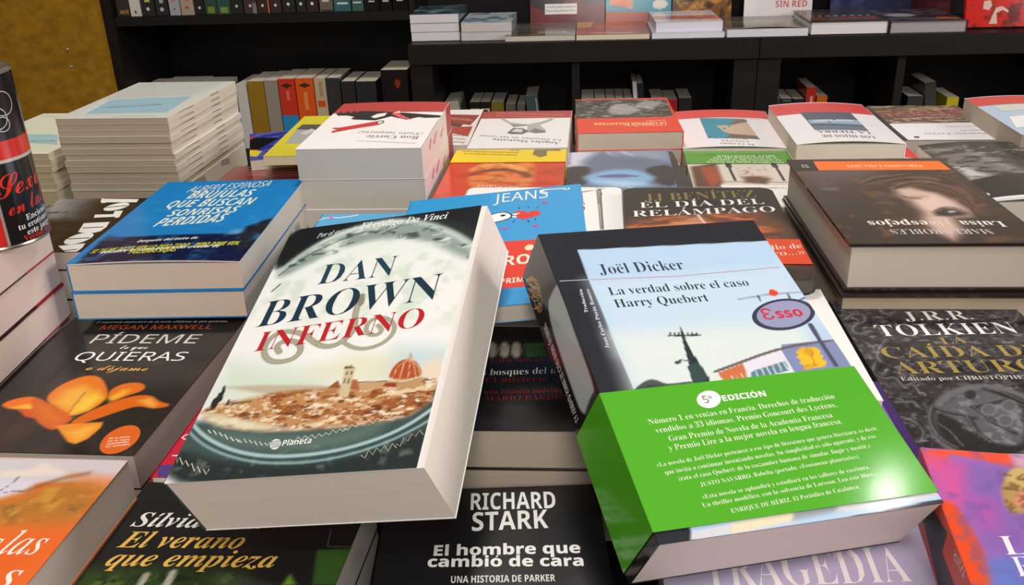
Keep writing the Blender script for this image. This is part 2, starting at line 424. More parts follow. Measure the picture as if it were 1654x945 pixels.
# ------------------------------------------------------------ data: the can and every book (metres, print in millimetres)
CAN = (-.474, .668, .9702, .0365, .136)
CAN_SEAM = 3.
CAN_LINES = [('C', 'Sexo', 17, (214, 52, 36), 3, 41, 46, 3), ('C', 'en lata', 12, (214, 52, 36), 9, 26.5, 46, 3), ('B', 'Enciende', 4.6, (226, 222, 216), 21, 19.5, 28, 1.5), ('B', 'tu erotismo con', 4.6, (226, 222, 216), 13, 13.5, 46, 2),
             ('B', 'este juego de', 4.6, (226, 222, 216), 19, 8, 38, 2), ('B', 'Verdad o Reto', 4.6, (206, 52, 40), 15, 3.6, 40, 1)]
CAN_TEXT = [(l[0], l[1], l[2]) for l in CAN_LINES]
TABLE = .82
SHORT = {'blue': 'two blue paperbacks with slanted title', 'magazine': 'black magazine with tall letters', 'flower': 'lily book', 'autumn': 'orange landscape book', 'summer': 'book with yellow italic title', 'violet': 'red and violet paperback', 'noir': 'book with white block title', 'woods': 'two black paperbacks between the leaning books', 'album': 'white comic album', 'comicleft': 'blue comic with the pink dot', 'storm': 'stormy sky book', 'purple': 'purple paperback', 'opera': 'pale lilac paperback', 'ring': 'embossed dark paperback', 'saints': 'pink and purple painted paperback', 'thriller': 'four red and black paperbacks', 'mag': 'tall magazine stack', 'magb': 'low magazine stack', 'fork': 'two thick white fork books', 'yellow': 'yellow paperback', 'navy': 'blue paperback with yellow rim', 'maroon': 'maroon paperback', 'strait': 'wedged white and red paperback', 'hands': 'crossed hands book', 'turban': 'turbaned face book', 'library': 'two thick readers photo books', 'face': 'blue tinted face book', 'coyote': 'teal picture book', 'cutlery': 'forks book', 'earthb': 'book with the broad red band', 'novel': 'brown and white far book', 'sea': 'pale blue and white far book', 'shell': 'shell photo book', 'mirrorsb': 'two thick dark hardcovers'}
FILL = {'blue': 'copy hidden beneath the two blue paperbacks with slanted title', 'magazine': 'copy hidden beneath the black magazine with tall letters', 'flower': 'copy hidden beneath the lily book', 'autumn': 'copy hidden beneath the orange landscape book', 'summer': 'copy hidden beneath the book with yellow italic title', 'violet': 'copy hidden beneath the red and violet paperback', 'noir': 'copy hidden beneath the book with white block title', 'woods': 'copy hidden beneath the two black paperbacks between the leaning books', 'album': 'copy hidden beneath the white comic album', 'comicleft': 'copy hidden beneath the blue comic with the pink dot', 'storm': 'copy hidden beneath the stormy sky book', 'purple': 'copy hidden beneath the purple paperback', 'opera': 'copy hidden beneath the pale lilac paperback', 'ring': 'copy hidden beneath the embossed dark paperback', 'saints': 'copy hidden beneath the pink and purple painted paperback', 'thriller': 'copy hidden beneath the four red and black paperbacks', 'mag': 'copy hidden beneath the tall magazine stack', 'magb': 'copy hidden beneath the low magazine stack', 'fork': 'copy hidden beneath the two thick white fork books', 'yellow': 'copy hidden beneath the yellow paperback', 'navy': 'copy hidden beneath the blue paperback with yellow rim', 'maroon': 'copy hidden beneath the maroon paperback', 'strait': 'copy hidden beneath the wedged white and red paperback', 'hands': 'copy hidden beneath the crossed hands book', 'turban': 'copy hidden beneath the turbaned face book', 'library': 'copy hidden beneath the two thick readers photo books', 'face': 'copy hidden beneath the blue tinted face book', 'coyote': 'copy hidden beneath the teal picture book', 'cutlery': 'copy hidden beneath the forks book', 'earthb': 'copy hidden beneath the book with the broad red band', 'novel': 'copy hidden beneath the brown and white far book', 'sea': 'copy hidden beneath the pale blue and white far book', 'shell': 'copy hidden beneath the shell photo book', 'mirrorsb': 'copy hidden beneath the two thick dark hardcovers'}
BOOKS = [
{'step':0.8,'short':0.004,'page':(232,222,214),'mat':'gloss','cs':(60,75,75),'c':(233,237,236),'key':'leaning','label':'thick pale paperback with blue and red title over a domed city, leaning on others','cat':'book','w':0.1497,'d':0.235,'t':0.0418,'loc':(-0.1407,0.5132,0.9325),'q':(0.98657,0.13332,-0.08587,-0.03906),'sh':(0.1323,-0.0139),'ops':[('grad',(226,238,232),(238,240,238),43.1,235.1,67.2,147.1,1),('nz',14,(205,222,205),0.45,0.7,0.8,[(-14.7,201.5),(67.5,215),(145.1,185.6),(157,109.9),(1.2,132.5)],19.87,3,1),('pl',[(-6.3,243.9),(149,249.5),(153,184.1),(130.6,208.1),(107.3,224),(82,233.1),(56.4,230.8),(34.8,221.6),(17.7,206.4),(2.3,180.9)],(34,44,46),3.54,1),('pl',[(-9.6,244.6),(152.4,258.3),(153.2,200.7),(128.5,220.2),(105.6,232.7),(75.9,239.1),(48.3,234.1),(25.9,218.8),(7.1,194.7),(1,184.5)],(18,24,28),4.98,1),('pl',[(5,181.1),(18.4,204.1),(46.7,222.2),(83.1,228.3),(113,218.3),(147.6,186.5),(148.7,168.3),(117.1,196.6),(87.4,209.6),(50.9,206.6),(27.5,190.3),(11,176)],(120,140,132),5.04,0.8),('nz',7,(225,235,222),0.5,0.75,0.9,[(4,184),(45.8,225.4),(112.5,220.6),(148.1,188.5),(151.1,158.3),(119.6,183.7),(90.4,196.1),(45.1,194.1),(18.4,174.7)],5.06,5,2),('nz',5,(52,66,62),0.55,0.75,0.8,[(4,184),(45.8,225.4),(112.5,220.6),(148.1,188.5),(149,171.5),(111.5,202.6),(68.5,211.1),(27.5,190.3)],3.8,8,2),('ln',[(4.8,183.2),(15,199.6),(34.1,215.7),(57.6,226),(83,229.1),(112.8,219.1),(133.5,203.9),(150.4,184.6)],1.51,(165,188,185),0.63,0.9),('ln',[(7.3,180),(20.4,197.9),(39.9,212.4),(61.4,220.7)],0.88,(40,55,58),0.63,0.8),('ln',[(108.7,217),(131.6,202.2),(149.1,182.2)],1.54,(185,205,205),0.92,0.8),('ln',[(29.9,213.6),(32.6,216)],1.31,(215,225,215),0.98,0.8),('ln',[(56.9,223.1),(60.1,225.5)],1.3,(215,225,215),0.98,0.8),('ln',[(79,221.6),(84.6,221.9)],1.28,(215,225,215),0.96,0.8),('ln',[(23.5,203.1),(27.7,208.1)],1.3,(215,225,215),0.97,0.8),('ln',[(45,207.7),(50.3,208.9)],1.28,(215,225,215),0.96,0.8),('ln',[(115.4,205.4),(120.7,205.8)],1.2,(215,225,215),0.9,0.8),('pl',[(0.5,58),(2.5,94.6),(70.2,78.3),(92.2,55.8),(60.3,59.2),(29.1,57.5)],(206,222,206),13.83,0.9),('pl',[(103.9,69.3),(113.5,94),(150.9,89.1),(149.8,64),(143.7,57.4)],(190,214,220),10.07,0.8),('pl',[(130.7,71.2),(140.8,82.6),(148.9,69),(147.1,54.7)],(238,214,188),6.27,0.9),('pl',[(61.9,79.3),(82.8,90),(114.7,88.6),(119.5,67.5),(90.1,63.4)],(225,222,190),9.8,0.7),('pl',[(-2.1,-3.5),(-4.7,41.4),(3.3,47.4),(44.9,35.9),(83.6,33.2),(112.2,36),(131.9,44.6),(156.3,68.1),(171,20.9),(162.5,-6.8)],(66,84,82),4.34,1),('pl',[(-1.1,-5.6),(-4.1,26.4),(22.1,15.3),(58.6,8.2),(91.3,7.3),(121.1,14.2),(161.9,34.8),(172.3,12.4),(163.2,-10.7)],(40,50,50),4.3,1),('pl',[(7.9,40.2),(46.7,31.1),(77.7,28.4),(99.2,30),(126.1,38.3),(115.6,22.4),(88.7,16),(55.2,17.9),(21,27.4)],(96,120,112),5.69,0.8),('nz',5,(120,130,120),0.55,0.8,0.6,[(-0.4,-1.5),(-4.1,26.4),(22.1,15.3),(146,27.5),(150.6,4)],3.51,21,1),('ln',[(-7.4,50.4),(3.9,38.2),(19,27.6),(37.9,18.9),(58.3,14.2),(78.7,13.4),(99.6,15.5),(119.4,21.2),(135,29.8),(148.6,42.9)],2.45,(172,204,208),0.78,0.95),('ln',[(-7.7,44.6),(3.7,33.1),(19.1,22.6),(39.8,13.9),(60,9.3),(83.9,8.3),(104.3,11.3),(123.7,17.8),(139.2,26.8),(149.4,35.1)],1.64,(146,182,188),0.77,0.9),('ln',[(-7.4,47.4),(3.7,35.9),(19.2,25.3),(38.8,16.4),(59.2,11.7),(81.2,11.1),(101.9,13.7),(121.5,19.7),(137.1,28.3),(149,38.7)],1.17,(52,72,74),0.49,0.9),('pl',[(-0.1,51.6),(6.9,57.3),(26.1,60.3),(47,63.6),(74.6,63.6),(105.4,63.1),(142.1,65.8),(147.3,49.9),(133.6,36.6),(112.9,33.2),(83.9,32.3),(45.6,34),(15.8,40.5)],(190,140,92),2.96,1),('nz',4,(228,206,170),0.5,0.62,0.9,[(-0.1,51.6),(6.9,57.3),(26.1,60.3),(47,63.6),(74.6,63.6),(105.4,63.1),(142.1,65.8),(147.3,49.9),(133.6,36.6),(112.9,33.2),(83.9,32.3),(45.6,34),(15.8,40.5)],2.47,31,2.2),('nz',3,(150,84,44),0.52,0.64,0.9,[(-0.1,51.6),(6.9,57.3),(26.1,60.3),(47,63.6),(74.6,63.6),(105.4,63.1),(142.1,65.8),(147.3,49.9),(133.6,36.6),(112.9,33.2),(83.9,32.3),(45.6,34),(15.8,40.5)],2.47,33,2.6),('nz',2.2,(238,226,200),0.6,0.68,0.95,[(-0.1,51.6),(6.9,57.3),(26.1,60.3),(47,63.6),(74.6,63.6),(105.4,63.1),(142.1,65.8),(147.3,49.9),(133.6,36.6),(112.9,33.2),(83.9,32.3),(45.6,34),(15.8,40.5)],2.47,37,2),('nz',2,(110,62,36),0.62,0.7,0.9,[(-0.1,51.6),(6.9,57.3),(26.1,60.3),(47,63.6),(74.6,63.6),(105.4,63.1),(142.1,65.8),(147.3,49.9),(133.6,36.6),(112.9,33.2),(83.9,32.3),(45.6,34),(15.8,40.5)],2.47,39,3),('pl',[(-0.1,51.6),(15.8,40.5),(45.6,34),(68.8,32.8),(43.2,40.7),(11.7,50.5)],(224,222,196),2.96,0.8),('pl',[(9.3,72.1),(35.7,70.9),(67.7,67.3),(91,62.1),(92.2,57.7),(41.6,62.3)],(150,90,48),2.03,0.35),('pl',[(96.1,65.9),(114.9,65.2),(116.2,59.3),(97.7,59.7)],(196,160,118),0.46,1),('ln',[(96,66.3),(114.8,65.5)],0.69,(120,80,55),0.27,1),('pl',[(91,62.1),(90.3,69.7),(95.4,68.4),(99.1,59.5)],(170,104,66),0.68,1),('pl',[(77.8,63.6),(82.9,69.5),(86.9,62.6)],(150,86,50),0.7,1),('pl',[(84.6,78.8),(91.4,78.5),(92,68.5),(93.2,55),(87.2,55.7)],(206,192,154),0.47,1),('pl',[(84,78.9),(84.2,81.2),(87.4,80.5),(87.5,82.7),(88.8,80.3),(91.8,78.5)],(120,92,64),0.38,1),('ln',[(87,75.8),(87.1,73.7)],0.95,(96,76,56),0.28,0.9),('ln',[(90,75.8),(90.1,73.7)],0.95,(96,76,56),0.28,0.9),('ln',[(87.1,70.4),(87.6,66.9)],0.93,(96,76,56),0.28,0.9),('ln',[(89.7,70.1),(90.1,66.6)],0.93,(96,76,56),0.28,0.9),('pl',[(114.5,61.2),(114.7,65.9),(135.6,66.2),(136.4,58.8),(126.2,58.2)],(186,150,108),0.67,1),('pl',[(112.5,61.5),(113.9,63.9),(120.6,63.1),(121,59.7)],(150,60,36),0.53,1),('pl',[(114.8,66.2),(114.5,72.6),(116.5,78.6),(119.7,82),(124.3,82.5),(128.9,79.7),(132.6,74.3),(134.7,68.8),(133.7,65.8)],(176,84,46),0.54,1),('ln',[(124.4,82.5),(121.7,78.8),(121.9,66.1)],0.56,(228,190,150),0.23,0.9),('ln',[(124.4,82.5),(125.7,76.5),(126.9,65.9)],0.56,(228,190,150),0.23,0.9),('ln',[(124.4,82.5),(128.1,77.1),(131.7,66)],0.56,(228,190,150),0.23,0.9),('ln',[(123.6,82.6),(118.2,76.6),(116.9,66.3)],0.56,(228,190,150),0.23,0.9),('ln',[(125,82.4),(131.2,75),(134.2,66.7)],0.56,(228,190,150),0.23,0.9),('pl',[(123.4,82.2),(123.2,85.9),(123.7,88.6),(125.4,85.6),(126.4,81.8)],(196,176,140),0.37,1),('ln',[(115.1,65.8),(125,64),(134.8,66.7)],1.13,(226,208,176),0.36,0.9),('pl',[(5.2,54.9),(4.1,62.3),(6.6,64.5),(6.1,67.5),(7.8,68.1),(6.9,72),(8,74.5),(10.4,67.8),(9.6,66.8),(11.3,61),(9.3,60),(9.1,54.5)],(44,42,40),0.49,1),('pl',[(14.9,56.7),(15.2,61.7),(16.4,60.9),(17.2,56.4)],(70,60,50),0.49,1),('pl',[(17.2,56.4),(20.8,58.6),(31.8,58.9),(30.9,57.2)],(120,96,62),0.73,1),('ln',[(77.8,146.9),(77.3,139),(77.9,128.3),(80.7,118.7),(80.7,110.7),(76.2,103.4),(70.8,99.9),(63.3,100.8),(55.8,106.1),(48.5,113.1),(38.7,118.1),(29.4,118.8),(24.2,114),(22.6,106.2),(25.2,98),(31.2,91.8),(39.2,89.9),(47.3,91.7),(50.3,98.1),(47.3,105.3),(40,109.5),(33.4,109.1),(31.3,104.5),(35.2,99.4)],4.15,(140,136,116),0.55,1),('ln',[(76.2,103.4),(84.4,96.9),(93.5,94.4),(102.6,97),(108,103.4),(109,111.6),(104.4,119.3),(96.9,123.4),(90.2,121.4),(88.6,113.5),(92.4,107.1),(99,106.2),(100.7,110.8),(96.7,115.4)],3.06,(140,136,116),0.51,1),('ln',[(77.8,146.9),(77.3,139),(77.9,128.3),(80.7,118.7),(80.7,110.7),(76.2,103.4),(70.8,99.9),(63.3,100.8),(55.8,106.1),(48.5,113.1),(38.7,118.1),(29.4,118.8),(24.2,114),(22.6,106.2),(25.2,98),(31.2,91.8),(39.2,89.9),(47.3,91.7),(50.3,98.1),(47.3,105.3),(40,109.5),(33.4,109.1),(31.3,104.5),(35.2,99.4)],2.49,(176,174,152),0.55,0.9),('ln',[(76.2,103.4),(84.4,96.9),(93.5,94.4),(102.6,97),(108,103.4),(109,111.6),(104.4,119.3),(96.9,123.4),(90.2,121.4),(88.6,113.5),(92.4,107.1),(99,106.2),(100.7,110.8),(96.7,115.4)],1.83,(176,174,152),0.51,0.9),('el',78.5,142.5,-0.4,6.1,2.7,-1.3,(140,138,118),0.2,1)],'pr':[('L',[(11.3,37.8),(14.3,34.9),(15.1,37.2),(18.5,33.4),(19.6,35.2),(22.6,32),(23.9,33.1),(27.3,29.2),(28.3,31.1),(31.4,27.7),(32.6,29.2),(35.4,26.4)],0.61,(214,222,206)),('L',[(34.6,28.3),(37.1,26),(37.7,28.7),(40.5,25.5),(41.3,27.7),(43.8,25),(44.9,26.6),(47.7,23.2),(48.4,25.6),(51,22.7),(51.9,24.6),(54.3,22.3),(54.9,24.9)],0.54,(214,222,206)),('L',[(67.5,25.5),(70.1,23.9),(71.1,27.2),(73.9,24.8),(75.1,27.6),(77.8,25.7),(79.2,28),(82.1,25.3),(83.2,28.4),(85.9,26.2),(87.3,28.7),(89.8,27.1),(90.9,30.5),(93.6,28.1),(94.9,30.9),(97.5,29),(98.9,31.2)],0.52,(214,222,206)),('L',[(97.2,30.9),(100,29.6),(101.4,33.3),(104.5,31.3),(106.1,34.4),(108.9,32.9),(110.7,35.5),(113.8,33.2),(115.4,36.6),(118.3,34.8),(120,37.7),(122.8,36.5),(124.3,40.2),(127.2,38.1),(129,41.3)],0.51,(214,222,206)),('L',[(-2.1,18.3),(1.7,14.1),(1.7,18.2),(6,12.6),(6.5,15.7),(10.4,11.1),(11.3,13.3),(15.6,7.4),(15.9,10.9),(19.8,6),(20.6,8.5),(24,4.5),(24.2,8.4)],0.64,(196,192,170)),('L',[(112.5,10.9),(115.3,8.7),(116.1,14.2),(119.2,10.6),(120.3,15.3),(123.1,12.6),(124.4,16.4),(127.5,12.4),(128.6,17.5),(131.5,14.4)],0.63,(186,178,150)),('L',[(130.9,17),(133.4,15.2),(134.3,21.3),(137.1,18.3),(138.2,23.5),(140.8,21.3),(142.1,25.7),(145,22.1)],0.56,(170,165,140)),('T','J','Por el autor de',(220,228,226),23.7,220,29.8,4.6,5.49),('T','BI','El código Da Vinci',(238,242,240),55.5,224.7,66.5,-0.7,7.42),('T','I','XXIV',(88,104,98),87.4,206.9,11.5,0,5.2),('T','R','DAN',(34,66,86),40.6,164.2,54.2,0.7,21.41),('T','R','BROWN',(28,54,72),9.2,125.6,122.1,9.8,25.6),('T','R','INFERNO',(186,38,44),16.3,101.9,109.7,8.3,17.85),('L',[(8,161.8),(12.4,169.9)],0.96,(60,70,66)),('L',[(50.5,207.9),(56.5,208.9)],0.76,(70,84,76)),('T','SB','Planeta',(236,240,238),63.3,21.3,17,0.6,4.14),('E',59,22.9,3.2,0.2,-0.9,3.8,(226,232,230)),('L',[(55.8,24.6),(58.3,25.1),(61,25)],0.52,(80,96,92)),('L',[(56.3,23.3),(58.7,23.7),(61.5,23.7)],0.52,(80,96,92)),('L',[(56.7,22),(59.2,22.4),(61.9,22.3)],0.51,(80,96,92)),('L',[(57.2,20.6),(59.6,21.1),(62.4,21)],0.52,(80,96,92))],'nofill':1},
{'step':0.9,'page':(222,212,204),'cs':(24,24,26),'mat':'shiny','sstep':1.2,'c':(40,42,50),'key':'banded','label':'thick dark-bordered paperback with a roadside sign picture and a wide green paper band','cat':'book','w':0.1528,'d':0.2364,'t':0.0405,'loc':(0.0691,0.4876,0.9318),'q':(0.9759,0.15342,0.04828,0.14745),'sh':(-0.1355,0.1192),'ops':[('pl',[(20.9,217.8),(162.2,213.1),(160,2.8),(17.8,-4.1),(19,94.7)],(176,204,230),0.26,1),('pl',[(20.2,186.6),(154.2,186.5),(153.8,133.4),(19.8,124.3)],(196,216,230),12.04,0.8),('pl',[(19,139.7),(138.1,135.3),(142.5,73.9),(17,82.4)],(214,224,220),10.95,0.95),('pl',[(17.1,92.7),(19.4,95.9),(25.2,100),(29.7,102),(34,101.5),(37.3,98.4),(40.8,97.2),(45.9,97.2),(53.8,97.4),(62.1,95.5),(73.1,95.1),(68.4,84)],(76,86,82),0.47,1),('pl',[(17.1,92.7),(21.3,96.1),(27.8,98.5),(34.5,97.6),(39.8,94.4),(37.5,88.3)],(52,62,60),1.18,0.6),('pl',[(71.3,101.4),(88.8,106.6),(87.7,92),(72.6,92.4)],(200,112,74),0.34,1),('pl',[(88.5,106),(116.7,114.1),(115.8,94),(87.5,92.8)],(218,218,228),0.35,1),('pl',[(118.7,118.3),(153.6,118.3),(152.6,95.1),(116.2,94.8),(116.3,113.2)],(128,138,178),0.37,1),('pl',[(68,102.9),(75.2,105),(118.3,117.3),(153.6,118.3),(152.1,116.6),(117.7,115.2),(75,103),(69.8,101.6)],(104,92,96),0.34,1),('pl',[(90.2,98.9),(93.4,100.5),(114.9,105.2),(113.8,97.7),(91.9,94.2),(89.5,94.9)],(92,128,146),0.34,1),('ln',[(94,100.4),(93.6,94.3)],0.86,(205,212,216),0.21,1),('ln',[(97.9,101.2),(97.4,95.2)],0.86,(205,212,216),0.22,1),('ln',[(101.8,102.1),(101.3,96)],0.86,(205,212,216),0.22,1),('ln',[(105.7,103),(105.2,96.8)],0.87,(205,212,216),0.22,1),('ln',[(109.7,103.8),(109.1,97.7)],0.87,(205,212,216),0.22,1),('ln',[(113.7,104.7),(113.1,98.5)],0.88,(205,212,216),0.22,1),('ln',[(78.3,98.1),(78.1,94.4)],0.68,(228,200,180),0.21,1),('ln',[(81.4,98.5),(81.1,94.9)],0.68,(228,200,180),0.21,1),('ln',[(84.5,98.9),(84.2,95.3)],0.68,(228,200,180),0.21,1),('ln',[(87.6,99.4),(87.4,95.7)],0.69,(228,200,180),0.21,1),('pl',[(63.2,141.8),(63.7,140.6),(61.9,120.4),(63.8,111.3),(63.1,102.9),(65.4,98.8),(62.6,92.9),(53,93.9),(57.4,110.4),(59.6,126)],(44,54,60),0.27,1),('pl',[(55.2,109.9),(63.6,111),(63.8,107),(65,100.1),(61.7,97.7),(63.3,93.6),(53.7,93.8),(55,102.3)],(54,74,72),0.25,1),('ln',[(53.4,134.1),(72.3,132.2)],1.33,(46,56,62),0.22,1),('ln',[(54.7,133.9),(55.3,136.2)],1.07,(46,56,62),0.22,1),('ln',[(57.3,133.6),(57.9,135.9)],1.07,(46,56,62),0.22,1),('ln',[(59.9,133.3),(60.5,135.6)],1.07,(46,56,62),0.22,1),('ln',[(62.5,132.9),(63.1,135.2)],1.07,(46,56,62),0.22,1),('ln',[(65.1,132.6),(65.7,134.9)],1.08,(46,56,62),0.22,1),('ln',[(67.7,132.3),(68.3,134.6)],1.08,(46,56,62),0.22,1),('ln',[(70.3,131.9),(70.9,134.2)],1.08,(46,56,62),0.23,1),('ln',[(49.6,112.5),(53.5,114.1),(58.9,112.7)],0.85,(70,80,84),0.21,1),('el',51.4,112.6,2.1,0.1,-0.5,-1.3,(60,70,76),0.2,1),('ln',[(144.4,131.9),(143.8,118.8),(143.7,98.1)],3.11,(76,80,104),0.38,1),('ln',[(108.8,159.6),(130.8,161.4),(156.1,160.9)],1.47,(150,166,192),0.29,1),('ln',[(122.8,161.3),(122.3,156.3)],1.19,(80,84,104),0.25,1),('ln',[(142.9,161),(142.3,155.9)],1.2,(80,84,104),0.25,1),('ln',[(148.3,154.2),(153.5,156.2)],1.19,(80,84,104),0.25,1),('pl',[(131,163),(132.8,165.7),(135.9,165.3),(137.5,162.3),(134.5,159.7),(130.6,160.2)],(214,70,44),0.25,1),('pl',[(126.9,112.9),(130.2,114.3),(138.4,113.2),(140.1,110.1),(138.1,108.2),(139.9,106.2),(137.5,103.7),(139.5,101.6),(137.1,98.1),(122.9,96.8),(124.5,100.6),(122.5,102.1),(124.8,104.6),(122.8,106.7),(125.4,109.2),(124,110.8)],(232,184,48),0.27,1),('nz',4,(190,130,30),0.5,0.7,0.6,[(127.3,113.6),(139.5,113.1),(138.5,99.6),(122.8,96.5)],0.91,44,1),('ln',[(135.1,112.9),(134.9,109),(132,106.7),(132.7,103),(130,99.9)],0.92,(180,120,30),0.37,0.7),('pl',[(15.7,-0.3),(36.7,0.5),(39,5.9),(17.3,3.6)],(206,206,214),0.95,1),('pl',[(36.4,-0.2),(71.9,2.1),(74.6,7.6),(39,5.9)],(226,214,184),1.62,1),('pl',[(70,2.4),(97.5,3.9),(101.3,10.9),(74,9.1)],(150,160,166),1.69,1),('pl',[(94.2,3),(154.8,4.2),(159.4,11.4),(97.2,8.5)],(202,204,206),2.11,1)],'pr':[('E',131.8,143,21,-0.4,-6.1,-13.5,(58,62,84)),('E',131.9,143.2,17.9,-0.4,-5.1,-11.4,(148,150,184)),('T','SX','Ɛ',(192,58,76),117.6,139.5,7.7,0.4,9.51),('T','SX','sso',(192,58,76),126.7,139.9,17.6,0.2,8.08),('L',[(20.8,188.4),(78.6,185.1),(149.1,186.1)],0.49,(190,130,140)),('L',[(1.7,189.2),(20.8,188.4)],0.52,(206,206,206)),('T','R','Joël Dicker',(52,64,84),29.3,192.4,56.3,-1.3,9.65),('T','R','La verdad sobre el caso',(44,54,66),29.5,172.7,91.9,-1.9,7.13),('T','R','Harry Quebert',(44,54,66),29.8,161.4,60,-1.4,7.13),('T','B','Traducción',(216,216,220),11.5,159.4,1.9,20.8,2.03),('T','B','Juan Carlos Durán Romero',(216,216,220),15.6,128.7,2.3,51,2.3)],'sops':[('pl',[(-3.8,185.5),(-3.4,179.4),(1.5,149.6),(1.9,99.8),(9.9,101.6),(26.3,96.7),(27.7,122.9),(24.5,189.3),(5.3,188.6)],(172,184,186),1.26,1),('pl',[(28,94.8),(18.3,100.2),(3,100.7),(3.3,96.2),(3.9,87.2)],(60,66,66),1.69,1)],'spr':[('T','B','LA VERDAD SOBRE EL CASO HARRY QUEBERT',(214,212,206),36.9,102.3,-1.7,79.5,4.87),('L',[(25.5,211.9),(27,211.3),(29.2,211.8),(31.9,213.3),(34.5,215.6),(36.7,218.4),(38.1,221.3),(38.5,223.7),(37.9,225.2),(36.2,225.7),(33.8,225),(31.1,223.3),(28.5,220.8),(26.5,217.9),(25.2,215.2),(25,213),(25.8,211.6)],0.84,(176,140,70)),('L',[(24.8,202.6),(26.4,201.8),(28.8,202.1),(31.4,203.4),(34.1,205.7),(36.2,208.4),(37.5,211.3),(37.8,213.8),(37,215.5),(35.2,216.2),(32.7,215.6),(29.9,214.1),(27.4,211.7),(25.4,208.9),(24.3,206.1),(24.2,203.8),(25.2,202.2)],0.82,(176,140,70)),('L',[(22.5,206.6),(24.9,205.4),(28.4,206),(32.5,208.2),(36.6,211.7),(40,216.1),(42.2,220.6),(42.7,224.5),(41.5,227.1),(38.7,228),(34.9,227),(30.6,224.4),(26.6,220.5),(23.5,216.1),(21.8,211.8),(21.6,208.3),(23,206)],0.83,(176,140,70)),('L',[(25,196.4),(26.5,195.5),(28.6,195.6),(30.9,196.5),(33,198.3),(34.7,200.5),(35.6,202.9),(35.7,205.1),(34.8,206.8),(33.1,207.5),(30.9,207.3),(28.6,206.2),(26.5,204.3),(25,202),(24.2,199.6),(24.3,197.6),(25.3,196.1)],0.81,(176,140,70)),('L',[(24.4,198.9),(27,197.4),(30.5,197.4),(34.4,198.9),(38.1,201.8),(40.9,205.7),(42.5,209.9),(42.5,213.7),(40.9,216.6),(38,218),(34.2,217.7),(30.3,215.7),(26.7,212.5),(24.2,208.5),(22.9,204.5),(23.2,200.9),(25,198.3)],0.82,(176,140,70)),('L',[(27.8,193.1),(28.9,192.5),(30.2,192.5),(31.8,193.1),(33.2,194.3),(34.3,195.7),(34.9,197.3),(34.9,198.8),(34.4,199.8),(33.3,200.4),(31.8,200.2),(30.3,199.5),(28.9,198.3),(27.8,196.8),(27.3,195.2),(27.4,193.8),(28.1,192.8)],0.81,(176,140,70)),('L',[(37.3,229.3),(26.8,222.1),(22.2,206.3),(32.1,210.1),(36.2,220.9)],1.62,(176,140,70)),('L',[(34.9,213),(29.4,204.1),(30.7,193.8),(36.7,201.9)],1.57,(176,140,70)),('L',[(34.2,223.2),(27.7,212),(35.9,211.9)],1.6,(176,140,70))],'band':{'y0':6.5,'y1':95.3,'c':(80,168,38),'ops':[],'pr':[('E',57.8,76.1,7,0,-1.5,-6.1,(242,244,240)),('T','S','5º',(50,50,56),54.5,73.7,5.5,-0.2,5.17),('T','SX','EDICIÓN',(240,244,236),65.5,73.7,26,0.2,3.99),('T','R','Número 1 en ventas en Francia. Derechos de traducción',(226,240,208),19.1,63.6,110.6,3,3.59),('T','R','vendidos a 33 idiomas. Premio Goncourt des Lycéens,',(226,240,208),20.9,57.5,106.9,3.2,3.59),('T','R','Gran Premio de Novela de la Academia Francesa',(226,240,208),26.1,51.2,95.7,2.8,3.58),('T','R','y Premio Lire a la mejor novela en lengua francesa.',(226,240,208),23.8,45.3,101.3,3.9,3.58),('T','R','«La novela de Joël Dicker pertenece a ese tipo de literatura que genera literatura, es decir,',(226,240,208),13.9,36.3,128.7,5.8,2.58),('T','R','que invita a continuar inventando novelas. Su simplicidad es sólo aparente, y de eso',(226,240,208),16.5,31.1,122,6,2.68),('T','R','trata el caso Quebert: de la costumbre humana de simular, fingir y mentir.»',(226,240,208),22.1,26.5,110.3,5.1,2.58),('T','R','JUSTO NAVARRO, Babelia (portada, «Fenómeno planetario»)',(226,240,208),31.7,21.4,90.5,4.5,2.48),('T','R','«Esta novela se aplaudirá y estudiará en los talleres de escritura.',(226,240,208),29.8,14.2,94.7,4.4,2.48),('T','R','Un thriller modélico, con la solvencia de Larsson. Lea este libro.»',(226,240,208),28.2,9.5,98.2,4.6,2.48),('T','R','ENRIQUE DE HÉRIZ, El Periódico de Catalunya',(226,240,208),41.1,4.2,71.2,3.8,2.47)],'mat':'shiny'},'nofill':1},
